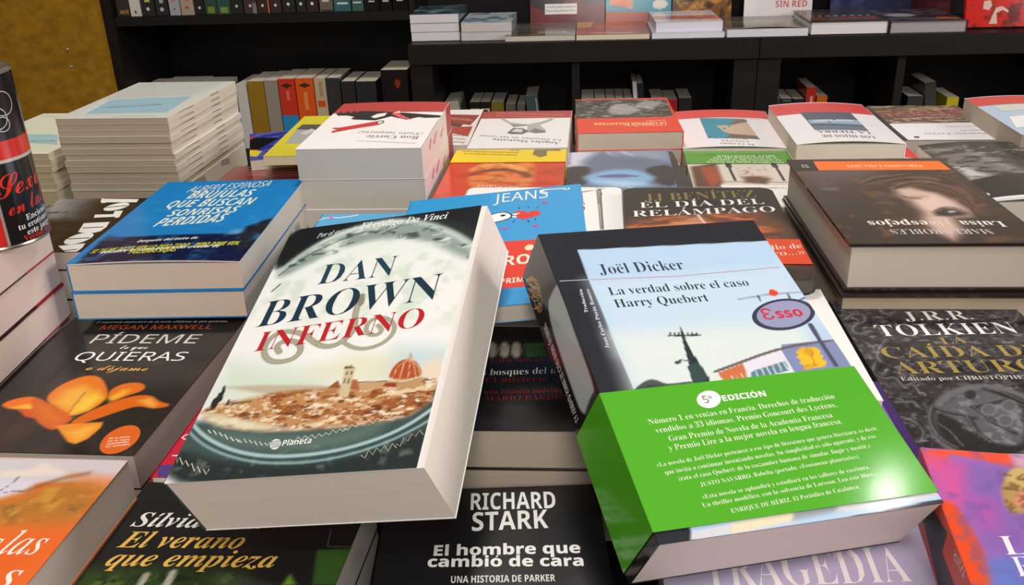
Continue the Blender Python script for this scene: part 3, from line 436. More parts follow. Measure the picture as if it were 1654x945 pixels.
{'cb':(60,130,180),'step':2,'ct':0.0012,'low':(0,0,0.98,0.78),'bend':(0.0022,'near'),'page':(214,203,188),'mat':'shiny','c':(34,128,196),'key':'blue','label':'glossy blue paperback with white slanted title, topmost of its stack','cat':'book','w':0.151,'d':0.2384,'t':0.026,'loc':(-0.3746,0.8203,0.908),'q':(0.99975,0,0,0.0225),'group':'blue paperbacks left of centre','ops':[('pl',[(8.4,-22.4),(6.5,62.9),(63.8,66.7),(145.7,69.2),(171.5,-21.2)],(22,30,62),2.72,1),('pl',[(3.4,56.5),(7.3,70),(19.5,59.9),(24.9,47.3),(12.6,40.2)],(30,44,66),8.2,0.8),('pl',[(118.8,66.3),(122.4,80.1),(142.1,81.8),(146,68.1),(118.8,66.3)],(120,168,204),5.06,0.8),('pl',[(143.6,17.8),(130.5,64.7),(131.7,89.6),(142.3,104.6),(149.5,111.2),(154.2,76.5),(150.7,44.5)],(36,40,48),2.79,1),('nz',12,(60,150,210),0.5,0.8,0.5,None,0,7,1)],'pr':[('T','SI','ALBERT ESPINOSA',(226,234,214),33.4,198.9,83.6,15.5,20.88),('T','SBI','BRÚJULAS',(226,234,214),41,177.6,67,3.5,23.63),('T','SBI','QUE BUSCAN',(226,234,214),29.9,148.6,87.1,5.8,22.39),('T','SBI','SONRISAS',(226,234,214),41.4,121.6,66.6,8.7,19.69),('T','SBI','PERDIDAS',(226,234,214),39.6,91.7,63.5,11.8,24.45),('T','SBI','Después del éxito de',(240,240,236),42.4,48,53.1,6.6,6.11),('T','SBI','SI TÚ ME DICES VEN LO DEJO TODO... PERO DIME VEN,',(214,214,60),10.1,24,128.5,14.5,9.5),('T','SBI','descubre la nueva novela del creador de',(240,240,236),20,22,102.5,10.2,6.78),('T','SBI','PULSERAS ROJAS.',(214,214,60),47.1,18.1,40.7,3.8,10.39)],'copies':[('second blue paperback down, page edges showing beneath the blue one with slanted title',)]},
{'name':'magazine','step':2,'mat':'gloss','c':(38,36,36),'key':'magazine','label':'black magazine with tall white letters, lying behind the red and black books','cat':'magazine','w':0.105,'d':0.155,'t':0.018,'loc':(-0.5075,0.8209,0.91),'q':(1,0,0,0.00175),'ops':[('pl',[(-22.6,167.4),(38.9,166.7),(39.8,135.3),(49,92.5),(29.9,92.9),(16.8,102.4)],(150,150,148),21.4,0.75),('pl',[(-22.6,167.4),(-1.8,166.8),(28.3,93),(20.3,93.1)],(196,198,198),16.05,0.8),('nz',10,(60,58,56),0.5,0.8,0.7,None,0,15,1)],'pr':[('P',[(51.3,153.5),(88.9,151.5),(91.1,140.9),(57.9,141.7),(57.6,139.8),(53.1,139.9),(48.8,147.5),(46.3,155.2)],(238,238,234)),('E',76,127,10.4,7.1,4.2,-11.1,(238,238,234)),('L',[(64.5,124.9),(86.3,130.2)],2.2,(26,26,28)),('P',[(65.2,102.3),(83.9,103.2),(80.8,113.1),(89,114.3),(94.9,93.4),(91.1,91.7),(89.8,95.3),(68.6,93)],(238,238,234)),('P',[(66.7,76.6),(91.6,80.1),(95.4,65.2),(95.2,53.4),(91.3,49.3),(79.1,49.5),(73.6,52.1)],(238,238,234)),('L',[(72.4,62.7),(92.4,65.3)],2.24,(26,26,28)),('E',83.9,33.9,10.2,8,4.7,-13.5,(238,238,234)),('L',[(73.1,32.5),(93.8,35.4)],2.15,(26,26,28)),('P',[(74.1,14.4),(96.7,21.1),(99.8,9.5),(99.4,-6.2),(88.2,-9)],(238,238,234)),('L',[(82.5,1.4),(97.1,5.8)],2.04,(26,26,28))]},
{'step':1.3,'mat':'gloss','page':(196,188,180),'c':(34,32,30),'key':'flower','label':'black paperback with an orange lily and thin white slanted title','cat':'book','w':0.1577,'d':0.22,'t':0.0275,'loc':(-0.3816,0.6124,0.8475),'q':(0.99995,0,0,-0.01022),'ops':[('nz',22,(58,50,42),0.4,0.75,0.8,None,0,9,1),('pl',[(35.8,44.6),(49.9,49.6),(72,25.1),(58.4,16.4)],(70,44,30),20.6,0.7),('pl',[(53.9,68.9),(51.4,82.9),(55.2,96.5),(64.9,107.4),(75.4,107.3),(84.4,100.1),(96.9,83.5),(101.6,69.7),(96.5,53.7),(85.8,46.7),(68.9,59.3)],(228,120,26),1.06,1),('pl',[(62.7,63.5),(62,84.5),(71.9,92.2),(84.5,85.4),(91.9,69.3),(87,48.9),(76.2,55.1)],(244,196,72),8.39,0.75),('pl',[(84.6,48.8),(84.5,71.3),(88.2,83.2),(98,74.1),(95.4,55.9)],(250,214,70),5.37,0.8),('pl',[(96.9,81.1),(98.9,92),(106.3,97.7),(116.6,97.6),(123.3,91.7),(122.9,84.5),(114,77.1),(106.4,67.6)],(226,110,22),1.06,1),('pl',[(101.7,74.3),(106.9,86.3),(113.1,86.5),(111.6,77),(106.4,67.6)],(246,200,60),4.21,0.8),('pl',[(89.3,38.3),(99,58.3),(111.4,72.4),(122.9,79.3),(133.7,79),(143.4,70.2),(153.9,67.2),(152.9,62.7),(143.2,60.1),(130.4,64),(119.8,55.8),(108.8,44.5),(98.6,36.6)],(222,104,20),0.99,1),('pl',[(127.1,70.7),(134.7,75.6),(143.7,66.8),(143.6,61.9),(136.4,64.3)],(246,190,90),4.1,0.8),('pl',[(23.7,59.7),(26.1,67.8),(37.5,74.1),(46.3,72.1),(55.8,66.7),(59.3,54.4),(51.6,55),(34.1,55.1)],(230,112,24),1.06,1),('pl',[(33.1,56.7),(43.1,62.7),(51.8,60.8),(51.6,55)],(250,204,60),3.5,0.8),('pl',[(40.6,54.7),(51.6,55),(66.9,41.6),(52.5,45.3)],(214,84,22),1.4,1),('pl',[(42.8,68.5),(45.1,72),(57.7,65.6),(74.4,56.1),(90.5,44.8),(89.3,38.3),(85.8,27.7),(75.3,31.4),(60.3,43.5)],(206,92,24),1.07,1),('pl',[(51.7,63.1),(64,59.1),(84.6,44.5),(81.1,33.8),(68.1,41.7)],(228,124,36),8.42,0.7),('pl',[(82.9,33.8),(91.1,37.3),(115,40.5),(117.1,33.2),(115.3,18.9),(110,11.8),(102.8,14.4)],(238,146,40),0.98,1),('pl',[(96.2,26.1),(106.7,34.9),(113.7,35.2),(112,20.8),(108.4,14.7)],(248,196,90),5.14,0.7),('ln',[(82.2,50.9),(80.9,64.3),(78.9,82.8)],1.09,(170,80,30),0.41,0.8)],'pr':[('E',139,19,8.3,12.5,9.5,-13.2,(226,104,34)),('T','SBI','Por la autora',(250,226,200),130.3,18.6,14,3,2.11),('T','SBI','de la saga',(250,226,200),131.2,15.1,14.6,3.4,2.02),('T','SBI','SORPRENDE-',(250,226,200),132.1,11.6,15.2,3.8,2.03),('T','SBI','TE AHORA',(250,226,200),133,8.2,15.8,4.2,2.03),('T','SBI','El esperado desenlace de la serie «Pídeme lo que quieras»',(240,240,236),24.2,201.1,119.3,4.9,3.86),('T','S','MEGAN MAXWELL',(206,92,44),33.8,188.4,99.8,4.2,8.22),('T','S','PÍDEME',(240,238,234),38.5,162.1,92.8,2.9,16.65),('T','C','lo que',(240,240,236),70.7,152.8,23.3,0.7,6.88),('T','S','QUIERAS',(240,238,234),40.6,131,93.1,3.2,15.15),('T','C','o déjame',(230,176,96),60.3,115.7,51.2,0.6,8.63)]},
{'step':1.4,'mat':'satin','page':(206,194,184),'c':(222,110,38),'key':'autumn','label':'orange and white landscape paperback with large white letters, bottom left corner','cat':'book','w':0.15,'d':0.23,'t':0.0283,'loc':(-0.3562,0.3384,0.8767),'q':(0.99997,0,0,-0.00836),'ops':[('pl',[(-15.2,228.7),(150.7,231.1),(155.2,210.2),(11.4,194.4)],(206,200,204),2.33,1),('pl',[(75.8,215.5),(94.5,218),(98.1,225.6),(106.4,221.8),(120.2,215.1),(132.3,214.8),(80,209)],(226,214,204),2.14,1),('pl',[(51.6,206.4),(104.5,208),(106.5,198),(93,188.4),(66.9,184.2)],(214,208,222),4.24,1),('pl',[(120.7,214.3),(150.5,214),(152,201.6),(130.7,206.8)],(226,150,110),6.24,1),('pl',[(87.4,182.2),(108.2,195),(121.2,206.4),(137.3,205.6),(149.1,201.5),(152.7,176.8),(142.8,168),(125,167.1),(98.1,165.8)],(176,116,40),9.82,0.9),('nz',9,(206,150,60),0.45,0.7,0.8,[(87.4,182.2),(121.2,206.4),(149.1,201.5),(148.8,173.8),(107,166.3)],4.91,18,1),('nz',7,(120,84,30),0.55,0.75,0.6,[(87.4,182.2),(121.2,206.4),(145.4,201.3),(147,173.7),(107,166.3)],4.91,19,1),('ln',[(104.6,197.9),(113.5,206.1),(121.3,211.5),(131.9,215.6)],3.54,(120,72,30),2.53,0.6),('ln',[(88,196.4),(90.4,201.9),(91.5,210.6)],0.71,(80,74,80),0.3,0.8),('ln',[(90.3,194.2),(97.4,196.8),(107.1,195.3)],0.71,(80,74,80),0.3,0.8),('pl',[(92.4,147),(136.9,162.3),(151.3,157.8),(148.3,114.2),(116.1,112.5)],(226,96,30),13.51,0.8)],'pr':[('T','I','las',(244,232,222),120.6,142.1,21.5,1.2,19.16),('T','I','horas',(244,232,222),77.8,139.7,39.5,2,19.04),('T','I','s',(244,232,222),133,117.3,9.9,0.6,19.38)]},
{'step':1.5,'mat':'gloss','c':(28,28,28),'key':'summer','label':'black paperback with yellow italic title over leaves, in front of the lily book','cat':'book','w':0.149,'d':0.22,'t':0.0275,'loc':(-0.2113,0.3583,0.8475),'q':(0.99973,0,0,-0.02311),'ops':[('pl',[(-1.8,136.4),(34.1,143.3),(96.9,143.3),(108.1,115),(4.4,106.2)],(44,66,30),8.99,0.9),('nz',8,(84,116,46),0.5,0.75,0.8,[(-7.1,129.5),(97.8,140.8),(108.1,115),(0.1,105.8)],4.44,25,1),('nz',5,(24,34,18),0.5,0.7,0.8,[(-10.1,134.4),(96.9,143.3),(108.1,115),(0.1,105.8)],4.49,27,1),('pl',[(130,164.2),(159.5,168.6),(163.8,138.2),(136.6,136)],(60,104,40),1.34,0.8),('pl',[(120.4,134.6),(121.4,142.8),(127.3,135.2)],(110,170,50),2.07,1),('ln',[(41.1,127.9),(40.7,136)],3.84,(196,186,170),0.85,0.8),('ln',[(56,129.2),(54.9,139.1)],4.25,(200,192,178),0.85,0.8)],'pr':[('L',[(135.4,167.4),(160.1,168.6),(163.8,138.2)],0.45,(120,120,118)),('L',[(135.4,167.4),(132.6,182.6)],0.45,(110,110,108)),('T','BI','Sílvia',(228,226,220),10,175.9,42.1,1.9,13.17),('T','BI','Soler',(228,226,220),59,178,35.5,2,14.07),('T','BI','El verano',(222,178,84),11.5,156.8,73.8,4.9,14.17),('T','BI','que empieza',(222,178,84),12.7,141.1,97.3,6.5,13.74)]},
{'mat':'gloss','c':(196,36,60),'key':'violet','label':'red and violet paperback with white script, glimpsed beside the lily book','cat':'book','w':0.135,'d':0.205,'t':0.024,'loc':(-0.2202,0.5891,0.844),'q':(1,0,0,0),'pr':[('P',[(-10.8,9.9),(2.1,14),(17.2,15.2),(29.1,-24.2),(5.1,-24.9)],(84,62,130)),('L',[(8.8,52.1),(3.3,51.3),(1.8,47.5),(4.8,45.2),(8.9,47.2)],1.37,(236,226,226)),('L',[(4,25),(14.8,25.6)],1.31,(236,226,226))]},
{'mat':'gloss','c':(24,24,25),'key':'noir','label':'black paperback with white block title and subtitle, bottom centre','cat':'book','w':0.131,'d':0.21,'t':0.0275,'loc':(-0.049,0.3674,0.8475),'q':(0.99905,0,0,0.04354),'pr':[('T','SB','RICHARD',(226,226,222),52.6,188.2,51.7,-1.1,16.62),('T','SB','STARK',(226,226,222),53.9,168.3,45,0.4,17.29),('T','SX','El hombre que',(232,232,228),32.7,147.8,83.2,-1.8,9.01),('T','SX','cambió de cara',(232,232,228),29.9,138.7,86.8,-3.5,8.72),('T','SB','UNA HISTORIA DE PARKER',(220,220,216),43.6,125.1,56.7,-1.4,5.41)]},
{'step':2,'mat':'gloss','page':(178,166,150),'c':(28,26,26),'key':'woods','label':'black paperback with faint red lettering, half hidden between the two leaning books','cat':'book','w':0.14,'d':0.185,'t':0.0285,'loc':(-0.0369,0.582,0.8775),'q':(0.99999,0,0,0.00349),'group':'black paperbacks between the leaning books','ops':[('pl',[(60.8,119.5),(76.9,121.6),(79.9,99.9),(64.2,97.9)],(60,90,50),2.05,1),('el',38.4,109.4,3.7,0,1.1,-12.6,(170,160,140),0.3,1),('el',47.6,109.5,3.7,0,0.9,-12.6,(170,160,140),0.3,1),('el',56.3,109.5,3.7,0,0.8,-12.6,(170,160,140),0.3,1)],'pr':[('T','R','de los bosques del norte',(206,204,200),17.9,69.1,82.3,6.1,9.01),('T','R','Una novela que',(112,28,28),37.9,89.3,60,3.2,7.51),('T','R','El misterio que',(112,28,28),37,60.6,61.1,3.2,6.91),('T','R','una historia inolvidable',(112,28,28),38.5,44.6,59.7,3.2,6.71),('T','R','MARIO BARDIZA',(112,28,28),39.4,35.7,58.8,3.2,6.51)],'copies':[('lower copy under the black paperback with red lettering, between the leaning books',)]},
{'name':'comic_album','low':(0,0.035,0.94,0.58),'round':0.009,'rc':'1234','page':(186,176,162),'mat':'gloss','c':(238,238,236),'key':'album','label':'white comic album with rounded corners and a thin drawn frame, under the blue comic','cat':'comic','w':0.16,'d':0.285,'t':0.0225,'loc':(-0.0451,0.7787,0.9065),'q':(0.99996,0,0,-0.00873),'pr':[('L',[(119.3,268.1),(135.2,275.1),(136.9,229.6)],2.52,(150,146,136)),('L',[(119.3,266.1),(121.3,229.7)],1.6,(150,146,136)),('L',[(135.4,275.5),(137.9,279.7),(140.9,157.1)],2.31,(120,110,104)),('L',[(115.1,269.3),(135.4,275.5),(138.9,157.1)],1.38,(140,130,124)),('L',[(132.7,281.9),(137.3,285.1),(142.5,280.7),(136.3,275.5),(140.1,263.9),(139.3,256.2)],1.16,(130,124,118)),('T','B','S',(176,44,52),119.7,209,3.9,0.9,23.02)]},
{'name':'comic_book','mat':'gloss','round':0.002,'page':(200,192,180),'short':0,'c':(58,158,218),'key':'jeans','label':'blue and red comic with a white bird biting a heart','cat':'comic','w':0.157,'d':0.226,'t':0.0135,'loc':(-0.0761,0.6895,0.9432),'q':(0.99854,0.02622,-0.04212,0.02153),'pr':[('P',[(70.6,113.6),(90.3,111.5),(119.2,109.1),(123.4,108.5),(127.5,26.3),(75.6,27)],(222,66,52)),('P',[(78.2,22.1),(114.1,22.5),(116.4,-10.1),(79.9,-7.4)],(58,150,206)),('T','S','JEANS',(240,240,236),77.9,199.3,49,0.2,21.41),('L',[(127,210.4),(122.1,215),(121.2,217.9),(125,220),(135.5,218.6),(146.9,217.5)],2.1,(240,240,236)),('E',144,216,1.6,0.1,-0.3,-2.7,(58,158,218)),('L',[(141.8,216.6),(143.4,213.4),(145.5,214.6),(146.3,217.5)],1.44,(240,240,236)),('P',[(73.7,171),(81.8,174.4),(89.1,174.4),(93.8,170.2),(95.2,165.3),(94.1,160.7),(88.8,156.9),(82.6,154.6),(79.9,153.6),(75.9,162.1)],(250,250,248)),('L',[(75.9,171.1),(81.8,174.4),(89.1,174.4),(93.8,170.2),(95.4,165),(94.1,160.2),(88.8,156.4),(80.4,153.5)],1.44,(30,32,40)),('E',87.7,167.5,2.3,0.4,0.2,-2.4,(30,32,40)),('P',[(96.5,171.4),(101,174.6),(106,173.2),(109.1,168.1),(112.9,171.4),(117.4,171.1),(120.3,165.5),(119.2,160.6),(113,157.1),(105.4,154),(101.3,158.3),(98.5,163.7)],(226,58,56)),('P',[(95.3,168.9),(102.9,169.7),(98.5,164.7)],(250,250,248)),('P',[(95.6,164),(99.9,162.4),(99,159.4),(96,161.1)],(250,250,248)),('L',[(96.3,149.4),(98.3,154)],1.03,(30,60,90)),('L',[(109.3,152.3),(110.7,146.6)],1.04,(30,60,90)),('L',[(115.2,153.7),(116.2,150.2)],1.03,(30,60,90)),('L',[(101,182.9),(102,179.2)],1.1,(30,60,90)),('L',[(109.5,181.6),(109.5,179.1)],1.09,(30,60,90)),('L',[(116.3,176.8),(118.3,179.2)],1.08,(30,60,90)),('P',[(120.3,190.1),(127.6,189.6),(123.8,185.6)],(226,60,130)),('P',[(113.1,139.2),(119.2,139.4),(116.2,134.4)],(226,60,130)),('P',[(86.7,139.9),(93.6,139.2),(90.2,135.6)],(226,60,130)),('E',111.3,94.6,3.7,1.1,0.5,-5.3,(244,226,196)),('T','SB','PERO',(248,236,214),73.4,64.6,38.6,0.7,17.42),('T','SB','POR PRIMAVERA',(248,236,214),73,34.1,59.1,0.6,8.41)],'nofill':1},
{'name':'comic_book','mat':'gloss','c':(74,164,212),'key':'comicleft','label':'blue comic with a pink dot, peeking out below the thick white stack','cat':'comic','w':0.135,'d':0.2,'t':0.0293,'loc':(-0.2055,0.8025,0.8787),'q':(0.99985,0,0,0.01745),'pr':[('L',[(-1.6,181.2),(4.3,186.9),(11.1,189.1),(20.1,187.8),(30.9,191.6),(38.7,196.4)],2.29,(240,240,236)),('E',11.6,188.3,2.1,0.7,1,-3.5,(226,90,160))]},
{'step':1.2,'mat':'gloss','round':0.013,'rc':'1234','page':(90,84,80),'cb':(20,20,22),'c':(30,28,32),'key':'storm','label':'black paperback with white serif title, stormy orange sky and a red paper band','cat':'book','w':0.1467,'d':0.2333,'t':0.0128,'loc':(0.1092,0.7803,0.9222),'q':(0.99995,0,0,-0.01038),'ops':[('pl',[(1,114.5),(5.8,139.8),(54,153.1),(126.9,162.1),(147,115.4),(143.5,28),(-0.8,25.6)],(120,66,40),13.21,0.85),('nz',14,(214,110,50),0.45,0.7,0.9,[(1,118.6),(5.7,135.5),(68.4,153.1),(125.6,153.2),(143.5,28),(-0.8,25.6)],7.62,50,2.5),('nz',9,(56,36,32),0.5,0.7,0.7,[(1,118.6),(5.9,144.1),(68.4,153.1),(125.6,153.2),(143.5,28),(-0.8,25.6)],7.62,52,2),('pl',[(37.7,122.9),(61.9,144.3),(68.2,150.9),(74,123.1)],(214,160,130),6.7,0.6),('ln',[(67.5,150.9),(70.2,133.6),(74.4,119.8)],2.18,(236,220,214),0.99,0.9),('pl',[(131.5,104.9),(161.4,109.8),(147,-9.7),(128.6,-10.1)],(84,50,40),2.75,0.4)],'pr':[('T','R','JJ BENÍTEZ',(128,112,64),20,190,108.6,13.2,22),('T','R','EL DÍA DEL',(240,238,234),14.8,170.2,118.3,12,15.91),('T','R','RELÁMPAGO',(240,238,234),7.4,145,132.5,14.4,16.02)],'band':{'y0':29.8,'y1':85.3,'c':(226,72,34),'ops':[],'pr':[('T','R','«El desarrollo de',(244,230,214),65.6,19.4,79.8,15.7,10.5),('T','R','un guerrero...»',(244,230,214),64.3,6,81,15.4,10.31)],'mat':'gloss'}},
{'page':(226,218,208),'c':(238,236,232),'key':'card','label':'white paperback whose bare corner shows right of the book with green band','cat':'book','w':0.15,'d':0.17,'t':0.022,'loc':(0.109,0.5898,0.8995),'q':(1,0,0,-0.00147),'nofill':1},
{'c':(158,104,226),'key':'purple','label':'purple paperback, a narrow strip between the green band and the embossed dark book','cat':'book','w':0.145,'d':0.132,'t':0.0185,'loc':(0.1286,0.5031,0.88),'q':(1,0,0,0)},
{'low':(-0.004,0,0.93,1),'step':3,'page':(220,212,206),'c':(190,180,212),'key':'opera','label':'pale lilac paperback with large white serif capitals, under the green-banded book','cat':'book','w':0.15,'d':0.23,'t':0.0238,'loc':(0.1141,0.3131,0.8677),'q':(0.99992,0,0,-0.0129),'ops':[('pl',[(87.9,200.3),(125.5,209.1),(131.2,191.7),(138.2,178.5),(82.6,175)],(184,172,206),10.2,0.5)],'pr':[('T','R','TRAGEDIA',(248,238,240),20.4,168.3,104.2,11.6,27.13),('T','R','LA',(226,210,214),88.6,195.8,11.6,0.7,5.21),('L',[(124.7,191.3),(139.5,198.2)],0.4,(190,180,206))]},
{'step':0.9,'mat':'gloss','c':(46,44,48),'key':'ring','label':'dark embossed paperback with white and gold serif capitals over a carved metal relief','cat':'book','w':0.137,'d':0.2138,'t':0.0293,'loc':(0.2644,0.5764,0.8787),'q':(0.99999,0,0,0.00507),'ops':[('nz',9,(78,76,82),0.45,0.7,0.8,None,0,60,1),('nz',4,(112,110,116),0.58,0.75,0.6,None,0,61,1),('nz',6,(22,20,24),0.55,0.7,0.9,None,0,63,1),('ln',[(4.4,176.7),(12.5,186.4),(20.3,184.8),(18,171.9),(10.4,168.8),(3.4,158),(6.6,150.4),(17.6,156.4)],7.14,(24,22,26),2.14,0.7),('ln',[(3.5,178.9),(11.7,188.7),(19.5,187),(17.2,174),(9.6,170.9),(2.6,160),(5.9,152.4),(16.8,158.5)],5.19,(74,72,78),1.8,0.72),('ln',[(3.4,180),(11.5,189.8),(19.3,188.1),(17.1,175.1),(9.4,172),(2.4,161.1),(5.7,153.4),(16.7,159.5)],1.3,(138,136,142),0.72,0.675),('ln',[(44.8,206.5),(33.7,193),(37.6,183.1),(48.9,192.9),(57.7,203),(68,196.1),(75.6,206.3)],8.35,(24,22,26),2.28,0.7),('ln',[(44,208.8),(33,195.2),(36.9,185.3),(48.2,195.1),(57,205.3),(67.3,198.4),(75,208.6)],6.38,(74,72,78),1.9,0.72),('ln',[(43.9,210),(32.8,196.4),(36.8,186.4),(48.1,196.3),(56.9,206.4),(67.3,199.5),(74.9,209.8)],1.6,(138,136,142),0.76,0.675),('ln',[(113.4,195.9),(124.3,202.6),(136,204.2),(139.3,192.5),(128.3,173.2),(118.5,168.5)],7.48,(24,22,26),2.24,0.7),('ln',[(112.9,198.2),(123.8,204.9),(135.6,206.5),(138.8,194.7),(127.9,175.3),(118,170.6)],5.4,(74,72,78),1.87,0.72),('ln',[(112.8,199.3),(123.8,206),(135.6,207.7),(138.8,195.8),(127.9,176.4),(118,171.7)],1.36,(138,136,142),0.76,0.675),('ln',[(7.7,140.1),(11.7,131.5),(9.8,112.1),(0.2,96.3),(5.3,88.7),(12,99)],6.68,(24,22,26),2,0.7),('ln',[(6.9,142.1),(10.9,133.4),(9.1,114),(-0.5,98.1),(4.5,90.4),(11.3,100.7)],4.82,(74,72,78),1.67,0.72),('ln',[(6.7,143),(10.8,134.4),(8.9,114.9),(-0.7,98.9),(4.4,91.3),(11.1,101.6)],1.21,(138,136,142),0.67,0.675),('ln',[(24.1,143),(11.7,123.1),(9,109.5),(14.8,104.2)],7.39,(24,22,26),2.01,0.7),('ln',[(23.4,145),(11,124.9),(8.3,111.3),(14.1,106)],5.66,(74,72,78),1.68,0.72),('ln',[(23.3,146),(10.9,125.9),(8.1,112.2),(14,106.9)],1.43,(138,136,142),0.68,0.675),('ln',[(0.7,93.8),(5,83.7),(13.7,88.8),(13.8,74.1),(22.5,79),(22.4,64.7)],5.48,(24,22,26),1.83,0.7),('ln',[(-0,95.5),(4.3,85.4),(13,90.5),(13.2,75.7),(21.8,80.6),(21.8,66.2)],3.66,(74,72,78),1.53,0.72),('ln',[(-0.2,96.4),(4.1,86.3),(12.9,91.3),(13,76.5),(21.7,81.4),(21.7,67)],0.92,(138,136,142),0.61,0.675),('ln',[(-0,37.6),(7.5,33.4),(9.9,21),(3,6.9),(-1.4,12.8)],5.34,(24,22,26),1.6,0.7),('ln',[(-0.7,39),(6.9,34.8),(9.3,22.3),(2.4,8.2),(-2.1,14.1)],3.86,(74,72,78),1.34,0.72),('ln',[(-0.8,39.7),(6.7,35.5),(9.2,23),(2.3,8.9),(-2.2,14.8)],0.98,(138,136,142),0.54,0.675),('ln',[(7.9,55.3),(14.8,55.4),(16.3,46.5)],5.59,(24,22,26),1.68,0.7),('ln',[(7.2,56.9),(14.1,56.9),(15.7,47.9)],4.04,(74,72,78),1.4,0.72),('ln',[(7,57.6),(14,57.7),(15.5,48.7)],1.02,(138,136,142),0.57,0.675),('nz',3,(150,148,154),0.62,0.74,0.6,None,0,68,1.6),('nz',12,(24,22,26),0.5,0.75,0.6,None,0,69,1),('el',51.1,35.3,34.4,-3.7,18.1,45.6,(104,104,110),0.06,0.9),('el',51.8,34.3,30.4,-2.8,15.2,38.2,(34,32,36),0.06,1),('pl',[(26.6,50.3),(38.7,61.7),(53.8,71.2),(66.3,73.7),(75.8,57.5),(80.8,53.1),(67.9,23.1),(61,7.2),(44.9,8.9),(38.1,18.7),(33.5,35.1),(25.4,43.6)],(92,92,98),2.76,0.9),('nz',5,(134,134,140),0.5,0.7,0.7,[(26.3,52.5),(54.7,73.6),(82.7,57.6),(61,7.2),(35.8,12.7),(24.3,43.6)],2.24,66,1),('ln',[(24.6,51),(16.4,33.5),(15.8,13),(22.8,3.4)],3.87,(24,22,26),1.66,0.7),('ln',[(24,52.5),(15.8,34.9),(15.1,14.3),(22.3,4.7)],2.01,(74,72,78),1.39,0.72),('ln',[(23.9,53.2),(15.6,35.6),(15,15),(22.1,5.3)],0.5,(138,136,142),0.56,0.675),('ln',[(26.1,48.8),(31.3,44.4),(37.3,42.3),(44.5,38.1)],3.86,(24,22,26),1.65,0.7),('ln',[(25.5,50.3),(30.7,45.9),(36.7,43.8),(44,39.5)],2.01,(74,72,78),1.39,0.72),('ln',[(25.4,51),(30.6,46.6),(36.6,44.5),(43.9,40.2)],0.5,(138,136,142),0.56,0.675),('ln',[(49.6,51.2),(73.6,60.5),(81.2,51.6)],3.87,(24,22,26),1.66,0.7),('ln',[(49,52.7),(73.1,62),(80.8,53.1)],2.01,(74,72,78),1.4,0.72),('ln',[(48.9,53.5),(73.1,62.8),(80.7,53.8)],0.5,(138,136,142),0.56,0.675),('ln',[(49.6,51.2),(55.2,31.9),(61.8,21.7)],3.87,(24,22,26),1.66,0.7),('ln',[(49,52.7),(54.7,33.3),(61.3,23)],2.01,(74,72,78),1.4,0.72),('ln',[(48.9,53.5),(54.6,34),(61.2,23.7)],0.5,(138,136,142),0.56,0.675),('ln',[(41.2,38),(40.3,21.4),(44.1,9.5)],3.77,(24,22,26),1.62,0.7),('ln',[(40.6,39.5),(39.7,22.7),(43.5,10.8)],1.95,(74,72,78),1.35,0.72),('ln',[(40.5,40.2),(39.6,23.4),(43.4,11.5)],0.49,(138,136,142),0.54,0.675),('ln',[(21.5,29.4),(25.1,21.2),(26.7,5.4)],3.69,(24,22,26),1.58,0.7),('ln',[(20.9,30.8),(24.5,22.5),(26.1,6.7)],1.92,(74,72,78),1.33,0.72),('ln',[(20.8,31.5),(24.4,23.2),(26,7.3)],0.48,(138,136,142),0.53,0.675),('ln',[(65.5,74.5),(75.4,67.5),(83.2,56.1)],4.1,(24,22,26),1.76,0.7),('ln',[(64.9,76.1),(74.9,69),(82.7,57.6)],2.11,(74,72,78),1.47,0.72),('ln',[(64.9,76.9),(74.8,69.8),(82.6,58.3)],0.53,(138,136,142),0.59,0.675),('el',57.4,48.4,5.1,0,-3,-7.7,(120,120,126),0.2,0.8),('el',57.4,48.4,3.8,0,-2.2,-5.7,(80,80,86),0.2,0.8),('el',71.6,53,5.1,0,-3.2,-7.8,(120,120,126),0.2,0.8),('el',71.6,53,3.9,0,-2.4,-5.8,(80,80,86),0.2,0.8),('el',62.1,35.5,5,0,-3,-7.4,(120,120,126),0.2,0.8),('el',62.1,35.5,3.8,0,-2.2,-5.5,(80,80,86),0.2,0.8),('el',53.1,66.5,3.5,0,-2.2,-5.8,(40,38,42),0.3,1)],'pr':[('T','R','J.R.R.',(238,236,234),47.9,176.8,50.8,2.4,15.52),('T','R','TOLKIEN',(238,236,234),20.8,150.3,101.4,5.4,18.44),('T','R','LA',(160,138,72),61.2,137.5,18,2.3,10.69),('T','R','CAÍDA DE',(160,138,72),14.1,116.7,113.1,4.4,15.96),('T','R','ARTURO',(160,138,72),15.2,93.5,100.6,5.2,17.14),('T','R','Editado por CHRISTOPHER TOLKIEN',(206,200,192),15.5,84.5,118.4,4.7,4.97)]},
